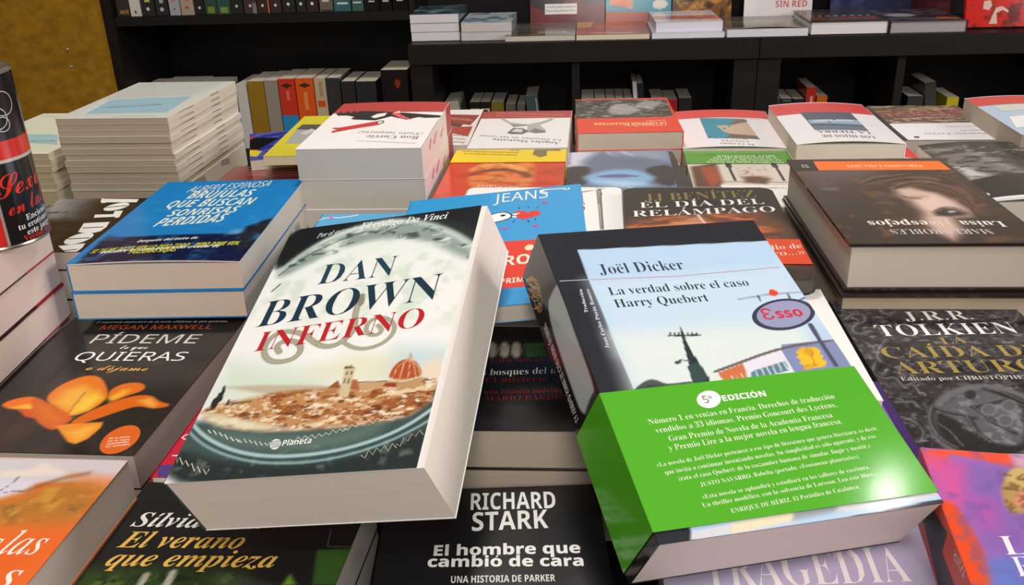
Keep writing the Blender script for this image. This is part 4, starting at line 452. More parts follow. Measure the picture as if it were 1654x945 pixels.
{'low':(0.006,0,0.88,1),'cs':(196,62,30),'step':1.6,'mat':'satin','round':0.01,'c':(150,96,178),'key':'saints','label':'pink, red and purple painted paperback with pale capitals, bottom right corner','cat':'book','w':0.135,'d':0.21,'t':0.036,'loc':(0.2398,0.3312,0.892),'q':(0.99824,0,0,-0.05926),'ops':[('pl',[(-1.5,207.3),(47.4,215.4),(44.6,195.8),(26.9,202.8),(14.5,205.5),(5,186),(-0.9,199.1)],(232,80,50),2.32,1),('pl',[(-0.8,205.3),(21,196.3),(12.8,161.4),(8.6,152.1),(2.9,152.9),(-0.5,185.2)],(206,80,150),6.41,0.9),('pl',[(-3.8,158.9),(4.2,163.6),(8,153.7),(10.4,139.1),(11.3,123.6),(9.1,101),(0.1,79.2),(-15.3,103.4)],(222,72,24),1.63,1),('pl',[(21,196.3),(43,199.5),(38.2,158.3),(30.5,131.2),(12.8,122.4),(9.4,147.2)],(126,94,168),6.24,0.8),('pl',[(16.6,169.1),(25.2,163.2),(21.7,142.5),(13.8,141.3)],(196,76,160),8.36,0.7),('pl',[(10.6,117.6),(29.1,126.4),(22.8,82.8),(5.3,80)],(86,118,190),5.09,0.85),('pl',[(46.5,216.4),(63.4,218.8),(55.9,193.6),(45.1,195.9)],(206,160,180),2.79,0.9),('nz',7,(110,80,150),0.5,0.75,0.5,None,0,71,1),('el',40.7,176.3,8.4,1.2,-5.7,-20.2,(176,140,84),0.15,1),('el',44.5,188,7,1.1,-2.7,-9.7,(196,164,104),0.2,1),('el',41,168.3,4.4,0.6,-1.8,-6.4,(214,130,110),0.2,1),('nz',3,(110,80,44),0.5,0.65,0.8,[(36.4,190.7),(57.1,197.6),(44.6,155.9),(29.4,156.9)],1.33,73,1)],'pr':[('T','R','LAS',(236,222,226),20.3,122.9,34.9,7.5,13.36),('T','R','ERAS',(236,222,226),21.7,108.4,33,7.4,13.21)],'spr':[('P',[(27.1,184.5),(10.6,170),(4.3,141.4),(17.7,143.4),(16.6,111.9),(35.7,133.2)],(34,30,32)),('T','B','SANTOS',(214,196,190),4.4,104.5,3,21.8,5.21)]},
{'ct':0.0011,'edge':[(0.18,0.23,(206,60,70))],'cb':(60,40,44),'mat':'gloss','page':(232,212,204),'step':4,'c':(52,24,26),'key':'thriller','label':'red and black paperback with a salmon corner, directly under the can','cat':'book','w':0.15,'d':0.23,'t':0.031,'loc':(-0.5297,0.5961,0.939),'q':(0.99925,0,0,0.0388),'group':'red and black paperbacks stacked under the can','ops':[('pl',[(49,242.9),(116.6,233.2),(127.1,219.4),(124.7,201.3),(94,164)],(206,36,26),2.16,1)],'pr':[('P',[(125.5,222.7),(152,234.6),(156.5,188.1),(147.9,196.2)],(206,84,96)),('T','SB','ANAGRAMA',(240,200,200),136.4,212.4,18.9,1.3,8.33),('T','SB','x',(190,40,40),129.8,183.2,5.9,2.4,11.11)],'copies':[('second red and black paperback down from the can, red cover tip',),('third red and black paperback down from the can',),('lowest red and black paperback under the can, touching the lily book',)]},
{'name':'magazine','cs':(226,216,200),'cb':(220,214,200),'page':(196,180,158),'mat':'satin','step':6,'c':(196,198,188),'key':'mag','label':'cream magazine with a pale blue stripe, topmost of the tall stack at the left','cat':'magazine','w':0.1562,'d':0.243,'t':0.0082,'loc':(-0.6241,1.2804,0.9458),'q':(0.00888,0,0,0.99996),'group':'cream magazines in the tall stack at the left','ops':[('pl',[(153.5,120.6),(23.5,107.2),(3.9,-23.8),(150.9,8.7)],(178,180,176),13.01,0.8)],'pr':[('P',[(137.6,216.7),(15.5,210.6),(22.6,109.3),(143.5,126.3)],(146,180,192)),('P',[(137.6,216.7),(128.6,219),(136.8,125.7),(143.5,126.3)],(196,204,204)),('T','B','PREGUNTAS CRUZADAS',(92,112,120),44,155.1,75.6,17.5,10.43),('L',[(153.1,14.5),(5.7,-5.4)],2.4,(170,176,180)),('T','S','revista de poesía',(150,160,160),21.5,228.4,58.8,3.5,5.55)],'spr':[('P',[(-1,213.2),(1.1,211.1),(3.2,160.7),(0.9,162.9)],(176,160,150)),('P',[(-0.3,101.6),(2,99.1),(3.3,67),(0.9,69.6)],(176,160,150))],'copies':[('second cream magazine from the top of the tall stack at the left',),('third cream magazine from the top of the tall stack at the left',),('fourth cream magazine from the top of the tall stack at the left',),('fifth cream magazine from the top of the tall stack at the left',),('sixth cream magazine from the top of the tall stack at the left',),('seventh cream magazine from the top of the tall stack at the left',),('eighth cream magazine from the top of the tall stack at the left',),('ninth cream magazine from the top of the tall stack at the left',),('tenth cream magazine from the top of the tall stack at the left',),('eleventh cream magazine from the top of the tall stack at the left',),('twelfth cream magazine from the top of the tall stack at the left',)]},
{'name':'magazine','cs':(216,204,180),'page':(196,180,146),'mat':'satin','c':(214,216,194),'key':'magb','label':'cream magazine with a broad blue stripe, topmost of the low stack behind the can','cat':'magazine','w':0.15,'d':0.24,'t':0.0086,'loc':(-0.79,1.2706,0.9014),'q':(0.01333,0,0,0.99991),'group':'cream magazines in the low stack behind the can','pr':[('P',[(72.2,180.6),(12.8,194.3),(46.7,136.1),(101.8,132.9)],(158,196,200)),('T','B','PREGUNTAS',(92,112,120),28.6,168.9,38.1,1.7,7.9),('L',[(138.8,23.3),(109.7,22.3)],2.29,(150,170,176))],'copies':[('second cream magazine from the top of the low stack behind the can',),('third cream magazine from the top of the low stack behind the can',),('fourth cream magazine from the top of the low stack behind the can',),('fifth cream magazine from the top of the low stack behind the can',),('sixth cream magazine from the top of the low stack behind the can',)]},
{'cs':(236,226,228),'page':(200,194,184),'mat':'satin','step':4,'bend':(0.0015,'near'),'c':(236,232,230),'key':'fork','label':'thick white paperback with a red fork on its cover, topmost of its stack','cat':'book','w':0.1362,'d':0.2184,'t':0.034,'loc':(-0.24,1.0417,0.936),'q':(-0.00086,0,0,1),'group':'thick white paperbacks with the red fork','pr':[('P',[(0,0),(136.15238,0),(136.15238,53.7),(0,53.7)],(178,66,60)),('P',[(140.6,45.2),(96.4,46),(42.6,59.1),(-2.8,72.9),(-3.9,82.8),(18.4,84.2),(25.7,79.5),(38.6,91.2),(49.9,83.5),(60,74.5),(69.4,85.8),(76.2,93),(104,87.1),(107.4,81.3),(105,74.4),(115.6,66.6),(127.7,65.8)],(44,40,40)),('P',[(84.9,75.7),(79.4,61.8),(68.4,57.4),(68.9,71.8),(78.3,83.2)],(232,228,226)),('P',[(62.2,62.9),(55.3,54.6),(49.4,68),(32,91.6),(46.3,85.2)],(224,90,86)),('P',[(61.3,58.6),(54.7,48.8),(51.3,57.8)],(232,228,226)),('P',[(113.5,149.7),(115.7,143.3),(110.6,134.7),(117.4,131.7),(117.4,126.6),(109.6,125.7),(88.9,109.8),(74.2,98.6),(68.4,94.8),(62.8,102),(68,116.3),(85.1,127.1),(104.1,141.4)],(204,58,58)),('E',67.8,103,-4.1,-3.8,-2,8.2,(90,50,50)),('E',67.8,103,-2.7,-2.5,-1.2,5.5,(222,216,214)),('T','B','¡Todo importa!',(168,152,152),8.2,155.4,75.6,-12.9,9.63),('T','B','Ron Currie',(150,128,128),9.9,169.9,60.2,-8,12.95),('L',[(8.7,200.3),(76.3,186.6)],1.33,(200,190,190)),('T','S','la novela más esperada del año y su autor',(214,130,116),12.1,13.8,121.5,-15.1,6.19),('T','S','la novela más esperada del año y su autor',(214,130,116),9.6,30.9,123.8,-16.4,6.09),('T','S','la novela más esperada del año y su autor',(214,130,116),7.2,47.6,125.9,-17.7,5.77)],'spr':[('P',[(0,0),(34,0),(34,38),(0,38)],(178,66,60)),('P',[(6,120),(9,116),(18,140),(14,146)],(214,110,130)),('P',[(4,160),(8,156),(16,172),(12,176)],(214,110,130)),('P',[(14,70),(17,68),(24,88),(20,92)],(214,110,130))],'copies':[('thick white paperback under the one with the red fork',)]},
{'low':(0.033,0,0.46,1),'page':(228,222,190),'step':5,'c':(222,210,66),'key':'yellow','label':'yellow paperback with a black and white photo, behind the thick white stack','cat':'book','w':0.134,'d':0.2225,'t':0.0122,'loc':(-0.3518,1.2372,0.8978),'q':(-0.0191,0,0,0.99982),'pr':[('P',[(125.8,81.2),(123.8,52.7),(79.3,57),(71.3,94.2)],(96,96,88)),('P',[(121.2,159),(125.4,82.8),(74,90.8),(56.8,170.2)],(176,176,172)),('P',[(115.7,105.7),(104.4,79.1),(93.4,92.1),(103.8,114.5)],(210,210,206))]},
{'step':4,'c':(48,52,140),'key':'navy','label':'blue paperback with a yellow rim, tucked beside the tall magazine stack','cat':'book','w':0.11,'d':0.15,'t':0.0375,'loc':(-0.4183,1.2473,0.8575),'q':(-0.16505,0,0,0.98629),'ops':[('nz',6,(110,116,190),0.45,0.65,0.8,None,0,80,2)],'pr':[('P',[(122.3,-82.7),(43.7,-41.8),(44.4,-25.2),(122.2,-65.4)],(226,222,70)),('P',[(115.8,23),(67.4,39.9),(100.9,99),(113.8,92.4)],(24,22,26)),('P',[(113.9,19.5),(102.2,22.5),(111.9,37.1)],(196,60,40)),('P',[(113.8,92.4),(99,96.7),(100,104),(113.8,100)],(214,96,40)),('P',[(119.4,96.3),(93.5,106.5),(101.2,134.8),(119.2,127.8)],(222,206,60))]},
{'c':(120,44,42),'key':'maroon','label':'maroon paperback with thin pale lines, between blue and yellow paperbacks','cat':'book','w':0.138,'d':0.172,'t':0.0302,'loc':(-0.4078,1.0952,0.8503),'q':(-0.00107,0,0,1),'pr':[('L',[(119.4,-6.9),(49.5,-1.5)],1.69,(206,150,140)),('L',[(115.3,5.2),(46.2,9.8)],1.67,(206,150,140)),('L',[(111.3,17.1),(43,20.9)],1.65,(206,150,140)),('L',[(107.3,28.8),(39.8,31.9)],1.62,(206,150,140)),('L',[(103.4,40.3),(36.7,42.6)],1.6,(206,150,140))]},
{'cs':(196,80,50),'step':9,'c':(236,232,226),'key':'strait','label':'white and red paperback wedged between the red fork book and crossed hands book','cat':'book','w':0.128,'d':0.21,'t':0.0283,'loc':(-0.2193,1.2908,0.8767),'q':(-0.00175,0,0,1),'pr':[('P',[(50.5,30.3),(2.4,37.5),(9.8,100.3),(45.1,83.7)],(150,52,48)),('P',[(41.6,83.9),(21,93.9),(22.6,110.2),(40.5,105.6)],(70,60,60)),('P',[(38.2,109.3),(5.6,107.7),(5.9,165.3),(37.5,140.4)],(176,58,46)),('T','B','VARGAS LLOSA',(206,170,110),9.3,65.3,36.8,-15.3,11.53),('T','B','Juan',(110,100,96),5.9,194.1,16.8,-4.7,8.42),('T','B','Francisco',(110,100,96),8,176.2,17.1,-4.8,8.69),('T','B','sin casa',(110,100,96),10.1,157.9,17.3,-4.9,8.89)]},
{'cs':(226,220,214),'step':9,'c':(232,230,228),'key':'hands','label':'white paperback with a grey drawing of two crossed hands and a maroon top','cat':'book','w':0.1286,'d':0.205,'t':0.0271,'loc':(-0.0849,1.2333,0.8879),'q':(0.00474,0,0,0.99999),'pr':[('P',[(0,0),(128.58872,0),(128.58872,44.6),(0,44.6)],(170,62,66)),('T','S','Conmovedora y tierna como la vida misma',(222,160,150),12.9,23.9,97,-16.7,7.35),('T','S','Conmovedora y tierna como la vida misma',(222,160,150),22.6,41,85.7,-17.1,5.7),('P',[(103,42.7),(84.4,79.1),(78.1,95.2),(59.1,82.4),(57.8,125.8),(46.3,129.6),(32.2,123.7),(32.6,113.9),(42.3,86.7),(23.7,54),(27.5,45.1),(40,65.9),(60.8,82.3),(85.4,67.2),(96.1,43)],(176,174,172)),('P',[(84.3,127.9),(77.7,99.9),(64.3,103.2),(55,119.5),(62,135.3),(78.1,134.6)],(110,108,108)),('P',[(55,119.5),(47.9,103.9),(33.2,119.1),(31.9,128.2),(46.2,131.5)],(120,118,118)),('P',[(79.2,121.6),(74,105.4),(63.9,109.2),(64.3,125.5)],(206,204,202)),('P',[(84.4,79.1),(78.1,95.2),(60.3,89.2),(58.4,80.4),(72.5,82.5)],(140,138,136)),('T','B','La emoción de las cosas',(150,148,146),9.6,165.5,109.8,-28.2,8.48),('T','B','Ángeles Mastretta',(120,118,116),11.7,178.6,88.4,-22.9,10.63)]},
{'cs':(206,100,60),'page':(206,190,166),'step':2.2,'mat':'gloss','round':0.006,'rc':'1234','c':(200,64,34),'key':'turban','label':'orange and red paperback with a turbaned face and a yellow paper band','cat':'book','w':0.1379,'d':0.208,'t':0.0238,'loc':(-0.0939,1.0157,0.8912),'q':(0.00511,0,0,0.99999),'ops':[('pl',[(109.9,107),(105.7,73),(97.6,42.4),(35.9,49.4),(33.8,84.7),(32,158.2),(80.8,170.1),(104.7,148.2)],(226,138,66),4,0.8),('nz',8,(150,76,34),0.5,0.7,0.8,[(109.9,107),(97.6,42.4),(35.9,49.4),(32,158.2),(104.7,148.2)],5.34,90,2.4),('ln',[(104.9,102.3),(92.6,88.1),(70.4,83.8),(52.9,91.5),(40.6,108.5)],10.76,(96,50,30),2.69,0.8),('ln',[(104.5,82.9),(89.5,63.3),(66.5,63.9),(47.8,84.4)],13.78,(236,170,90),5.51,0.8),('nz',20,(170,48,28),0.5,0.7,0.6,None,0,91,1)],'pr':[('T','R','AMIN MAALOUF',(240,220,200),47.1,150.1,48.1,-7.1,7.71)],'band':{'y0':0,'y1':55.7,'c':(232,202,36),'ops':[],'pr':[('T','SB','Nuevas historias y leyendas que le',(120,110,40),58.4,1.1,73.9,-9.3,5.55),('T','SB','Nuevas historias y leyendas que le',(120,110,40),59,12.2,70.3,-8.9,5.36),('T','SB','Nuevas historias y leyendas que le',(120,110,40),59.7,23.2,66.6,-8.7,5.06),('P',[(53.4,-14.1),(39.2,-5),(40.5,22.7),(30.9,36.4),(22.5,28.6),(23.6,6.8),(7.2,7.3),(6.1,-3.9),(24.4,-10.2)],(120,112,70))],'mat':'gloss'}},
{'cs':(226,70,60),'cb':(226,120,130),'page':(206,194,178),'step':2.5,'c':(224,62,40),'key':'library','label':'thick paperback, its cover half readers photo and half plain red','cat':'book','w':0.1388,'d':0.2088,'t':0.0235,'loc':(0.0569,1.3062,0.8915),'q':(-0.01427,0,0,0.9999),'group':'thick red paperbacks with the readers photo','ops':[('pl',[(140,5.3),(2,10.6),(3.2,123.3),(139.9,125.1)],(62,60,58),1.02,1),('nz',8,(150,146,142),0.5,0.65,0.9,[(140,5.3),(2,10.6),(3.2,123.3),(139.9,125.1)],2.04,95,1.5),('nz',5,(26,24,24),0.5,0.65,0.9,[(140,5.3),(2,10.6),(3.2,123.3),(139.9,125.1)],2.04,96,1.3),('pl',[(93.2,75.7),(84.4,40.2),(63.2,37),(43.5,80.4),(58.5,98.9),(90,100.9)],(176,172,168),5.69,0.8),('pl',[(54.7,48.5),(33.5,18.4),(6.7,32),(30,81.7)],(190,186,182),5.81,0.7)],'pr':[('T','SB','LA LIBRERÍA ENCANTADA',(240,214,110),17.6,155.4,98.5,-3.1,12.54),('T','B','Christopher Morley',(240,200,190),19.1,169.7,56.5,-2.2,7.03),('T','B','PERIFÉRICA',(240,200,190),16.3,142.8,28.2,1.1,5.38)],'copies':[('lower thick paperback, pink back showing beneath the red one with readers photo',)]},
{'cs':(60,60,66),'step':2,'mat':'shiny','c':(96,112,138),'key':'face','label':'pale blue paperback with a large blue tinted face and a dark right edge','cat':'book','w':0.1456,'d':0.23,'t':0.025,'loc':(0.0472,1.0682,0.87),'q':(-0.03445,0,0,0.99941),'ops':[('pl',[(137.5,-28.3),(85.2,-22.3),(112.2,32.3),(118.1,60.5),(142.4,72)],(204,200,218),12.97,0.95),('pl',[(85.2,-22.3),(5.5,6.4),(9.4,58),(46.5,39.5),(82.9,20.7)],(140,152,176),16.09,0.9),('ln',[(84.5,-6.4),(80.5,17.2),(69.6,29.6)],4.75,(206,210,224),3.17,0.7),('ln',[(67.9,-6.9),(59.5,11.9),(52.8,24)],4.74,(206,210,224),3.16,0.7),('pl',[(116.2,46.5),(88.2,12.5),(37.7,33.1),(9.6,72.1),(28.8,83.9),(74,72.2),(109.1,72)],(96,110,136),14.92,0.9),('pl',[(146.1,68.1),(114.4,64.5),(110.8,82.1),(114.2,101.9),(125.5,113.8),(109.7,129.4),(137,150.2),(149.8,149)],(42,44,52),4.37,1),('pl',[(45.6,88.9),(35.3,74.9),(7.1,68.8),(16.3,162),(37.8,147.7),(42.1,125.4),(34.3,123),(43.3,105.8)],(42,44,52),4.22,1),('pl',[(124.5,113.9),(104.9,92.9),(78.8,82),(52.5,88.2),(34.7,126.1),(51.5,140.2),(39.5,159.7),(111.5,152.7)],(128,176,214),8.26,0.95),('pl',[(109.6,128.2),(76.4,131.5),(51.9,143.3),(79,155.9)],(176,208,232),10.74,0.9),('pl',[(105.4,110.6),(90.5,103),(71.4,103),(55.7,114.4),(73.2,119.1),(91.9,118.5)],(104,112,160),4.12,0.95),('ln',[(102.6,110.9),(78,110.8),(57.6,114.8)],2.75,(60,56,96),1.37,0.8)],'pr':[('P',[(4.5,6.5),(-14,12.5),(-1.5,163.7),(17.2,161.9)],(50,50,54)),('P',[(0.1,59),(-5.2,59.6),(-4.2,73.5),(0.9,73)],(230,230,230)),('T','B','Destino',(232,232,236),54.2,161.3,19.4,-4.9,7.85)]},
{'step':9,'bend':(0.003,'archall'),'c':(234,230,234),'key':'coyote','label':'white paperback with red top and a man pictured against teal','cat':'book','w':0.1339,'d':0.2102,'t':0.025,'loc':(0.1991,1.2956,0.87),'q':(0.01891,0,0,0.99982),'pr':[('P',[(0,0),(133.9171,0),(133.9171,50.4),(0,50.4)],(214,76,76)),('T','SB','La novela policíaca más premiada de los',(240,170,110),14.5,57.2,111.2,-27.3,6.92),('T','SB','La novela policíaca más premiada de los',(240,170,110),32.1,35.3,85.6,-23.5,1.95),('T','SB','La novela policíaca más premiada de los',(240,170,110),50.2,12.6,59.2,-19.3,-5),('P',[(100.8,52.3),(37.2,59.6),(30.7,172.4),(97.7,167.6)],(52,142,164)),('P',[(81.2,99.9),(56.8,96.7),(36.3,71),(32.6,130.2),(31.7,155.8),(66.4,146.9),(73.7,135.6)],(196,170,150)),('P',[(66.4,146.9),(31.7,155.8),(29.8,173.3),(72.7,167.8)],(110,90,80)),('P',[(62.1,84.6),(46.3,61.3),(35.4,63.4),(34.8,76.7),(56.5,94)],(120,100,90)),('T','B','EL ÚLTIMO',(90,84,84),41.3,198.9,43,-6.8,6.31),('T','B','COYOTE',(90,84,84),45.7,185.3,37.4,-6.9,5.42),('T','B','DE ESTA NOCHE',(90,84,84),46.1,171.4,44,-7.1,5.49)]},
{'step':2.2,'c':(206,200,188),'key':'cutlery','label':'pale paperback with forks and a green band, in front of the teal picture book','cat':'book','w':0.15,'d':0.23,'t':0.0233,'loc':(0.2018,1.0811,0.8667),'q':(0.01196,0,0,0.99993),'ops':[('pl',[(147.9,-8.3),(-6,-13),(-2,39.7),(146.1,22.5)],(110,108,104),6.35,0.8),('pl',[(146.1,73.1),(113.7,59.5),(114.7,139.2),(118.5,157.6),(147.3,157.4)],(90,60,48),4.34,1),('pl',[(136.4,73.2),(115.2,73.5),(114,132.9),(129.3,157.5),(132.4,132.8)],(176,76,40),5.78,0.8),('pl',[(95.9,73.7),(76.9,60),(56.2,63.8),(55.3,107.8),(71.9,133.2),(87.7,114)],(206,194,184),11.51,0.9),('pl',[(88.1,117.2),(69.2,114.1),(55.9,123.8),(64.7,145.6),(87.5,140.6)],(96,64,48),5.46,1),('nz',5,(150,110,84),0.5,0.7,0.7,[(89.1,80.7),(53.9,74.3),(59.2,133.3),(92,133.1)],7.13,103,1)],'pr':[('P',[(117.5,148.4),(24.7,151.9),(38.4,225.6),(114.4,215)],(232,228,222)),('L',[(99.1,59.7),(99.3,94.1),(98.4,133)],3.52,(60,60,64)),('L',[(99.3,61.1),(99,77.1)],7.3,(60,60,64)),('L',[(43.1,60.5),(42,94.7),(42,133.4)],3.49,(60,60,64)),('L',[(43.4,61.9),(42.7,77.8)],7.27,(60,60,64)),('L',[(116.1,136),(22.4,139.7)],1.6,(90,90,90)),('T','R','Los nombres del mudo',(70,66,66),44.4,157.9,45.5,1,7.07)],'band':{'y0':3.9,'y1':61.8,'c':(88,152,54),'ops':[],'pr':[('T','SB','Un libro que te hace',(206,226,190),30.7,51.1,94.1,-2.8,7.04),('T','SB','la infancia de la novela',(206,226,190),32.9,41.1,87,-2.1,7.13),('T','SB','y la narrativa de los',(206,226,190),35.1,30.9,79.9,-1.3,7.19),('T','SB','MUY DIVERTIDA',(206,226,190),37.4,20.5,72.6,-0.5,7.53)]}},
{'page':(206,196,182),'step':9,'bend':(0.004,'archall'),'c':(232,228,232),'key':'earth','label':'white paperback with a red top and a square sky picture, upper copy of its pair','cat':'book','w':0.1299,'d':0.2156,'t':0.024,'loc':(0.3268,1.234,0.892),'q':(0.00978,0,0,0.99995),'group':'white paperbacks with the square sky picture','pr':[('P',[(0,4),(129.88992,4),(129.88992,65.7),(0,65.7)],(210,66,70)),('T','SB','La mejor novela histórica de los últimos',(236,150,140),6.8,59.3,113.4,-7.7,6.2),('T','SB','La mejor novela histórica de los últimos',(236,150,140),4.8,43.5,112.7,-8,6.16),('T','SB','La mejor novela histórica de los últimos',(236,150,140),2.7,27.2,112,-8.1,6.33),('P',[(96.7,59.7),(30.1,62.7),(31.2,163.8),(96.4,156.4)],(72,88,106)),('P',[(95.1,102.4),(30.6,105),(30.9,133.1),(95.3,122.8)],(140,168,196)),('P',[(89.2,106.8),(39.1,104.7),(37.6,114.5),(89,115)],(190,200,212)),('P',[(95.8,134.7),(31,140.9),(31.2,163.8),(96.4,156.4)],(96,112,130)),('T','B','LOS HIJOS DE',(104,98,100),31.5,189.6,62.8,-7.8,11.66),('T','B','LA TIERRA',(104,98,100),31.2,167.6,64,-8.1,11.61)],'nofill':1},
{'bend':(0.004,'archall'),'c':(232,228,232),'key':'earthb','label':'white paperback with broad red band, half under the thick dark hardcover','cat':'book','w':0.136,'d':0.215,'t':0.0235,'loc':(0.3479,1.1012,0.867),'q':(0.01357,0,0,0.99991),'group':'white paperbacks with the square sky picture','pr':[('P',[(0,3),(135.95711,3),(135.95711,59.5),(0,59.5)],(214,60,58)),('T','SB','La mejor novela histórica de los últimos años',(240,150,140),7.3,54.2,126.3,-8.5,4.08),('T','SB','La mejor novela histórica de los últimos años',(240,150,140),7.4,41.9,125.7,-6.7,4.07),('T','SB','La mejor novela histórica de los últimos años',(240,150,140),7.5,29.4,125.1,-4.8,4.07),('T','SB','La mejor novela histórica de los últimos años',(240,150,140),7.6,16.7,124.5,-2.9,4.17)]},
{'page':(196,188,176),'step':2.2,'c':(96,76,64),'key':'novel','label':'brown paperback with white lower panel and black left edge, far right row','cat':'book','w':0.1335,'d':0.2063,'t':0.023,'loc':(0.496,1.344,0.866),'q':(0.02018,0,0,0.9998),'ops':[('nz',7,(176,160,104),0.5,0.65,0.9,[(129.4,-0.9),(0.2,-3.2),(-2.2,29.8),(126.3,41.1)],2.01,110,2),('pl',[(130.5,41),(-5.3,20.1),(-1.4,77.1),(127.9,74.3)],(120,66,60),1.93,0.9),('nz',4,(196,150,140),0.5,0.65,0.7,[(130.5,41),(-5.3,20.1),(-1.4,77.1),(127.9,74.3)],1.93,112,1.5),('nz',6,(206,190,160),0.5,0.65,0.8,[(127.9,74.3),(-1.4,77.1),(-5.1,108.6),(126.5,110.5)],1.87,113,2)],'pr':[('P',[(128.6,114.9),(-4.1,108.5),(-0.5,205.1),(125.5,205.6)],(236,236,238)),('P',[(140.9,11),(127.9,74.3),(127.8,207.1),(135.1,213.2)],(40,40,42)),('P',[(113.5,186.1),(106.8,186.2),(107.7,194.8),(114.6,194.8)],(40,40,46)),('T','B','Francesc Ferrer',(150,150,156),7,167.3,89.9,0.5,10.38),('T','B','Tempesta',(160,160,166),9.2,150.9,33.4,1.2,8.1),('L',[(56.5,133.4),(12.7,132.4)],2.63,(206,160,160))]},
{'page':(176,164,150),'step':9,'bend':(0.004,'archall'),'c':(178,200,222),'key':'sea','label':'pale blue and white paperback with red top, far row at right edge','cat':'book','w':0.14,'d':0.21,'t':0.0475,'loc':(0.6155,1.2677,0.8675),'q':(0.01591,0,0,0.99987),'pr':[('P',[(0,4),(140,4),(140,53.8),(0,53.8)],(206,62,56)),('P',[(123.2,121.3),(57.4,119.2),(64.5,178.8),(134.8,177.1)],(236,238,240)),('P',[(120.6,55.7),(32.5,59),(36,90),(121.8,91.5)],(206,210,206))]},
{'step':1.6,'bend':(0.005,'archall'),'mat':'gloss','c':(48,46,46),'key':'shell','label':'black and white paperback with a shell photo, at the right edge','cat':'book','w':0.15,'d':0.23,'t':0.025,'loc':(0.5017,1.0774,0.87),'q':(0.00392,0,0,0.99999),'ops':[('pl',[(144.9,29.9),(106.5,17.3),(78.9,85),(72.7,133.7),(120.2,149.8),(146.5,83)],(120,116,112),15.01,0.9),('pl',[(141.8,89.5),(129.3,102.3),(114.8,144.3),(139.9,155.1)],(206,204,202),8.39,0.9),('ln',[(144.5,22.9),(129,30.4),(100.9,51.8),(86.1,103.5),(74.7,156.5)],12.12,(150,146,144),9.09,0.7),('nz',8,(30,28,28),0.5,0.7,0.7,[(152.7,8.4),(20.6,6.3),(58.9,156.9),(138.3,155.1)],9.21,120,2),('nz',5,(176,172,170),0.6,0.75,0.7,[(143.6,8.8),(23.4,13.3),(34,98.8),(122.9,64.3)],9.22,121,2)],'pr':[('P',[(140.9,157.8),(101.6,143.4),(67.7,139.6),(85.9,219.8),(142.1,216.4)],(36,34,34)),('P',[(143,218.9),(84.2,215.8),(101.8,289.7),(149.7,289.3)],(232,230,230)),('T','R','LA FUTURA',(190,186,184),78.8,166.4,56.2,18.9,6.56),('E',142.3,208.7,-3.1,0.1,2.2,6.1,(230,230,230)),('L',[(141.3,226.4),(88,224.7)],1.18,(150,150,156)),('L',[(142.1,236.2),(92.2,234.5)],1.17,(150,150,156)),('L',[(142.8,245.8),(96.3,244)],1.15,(150,150,156)),('L',[(143.5,255.3),(100.3,253.5)],1.13,(150,150,156)),('L',[(144.2,264.6),(104.3,262.7)],1.12,(150,150,156)),('L',[(144.9,273.7),(108.2,271.8)],1.11,(150,150,156))]},
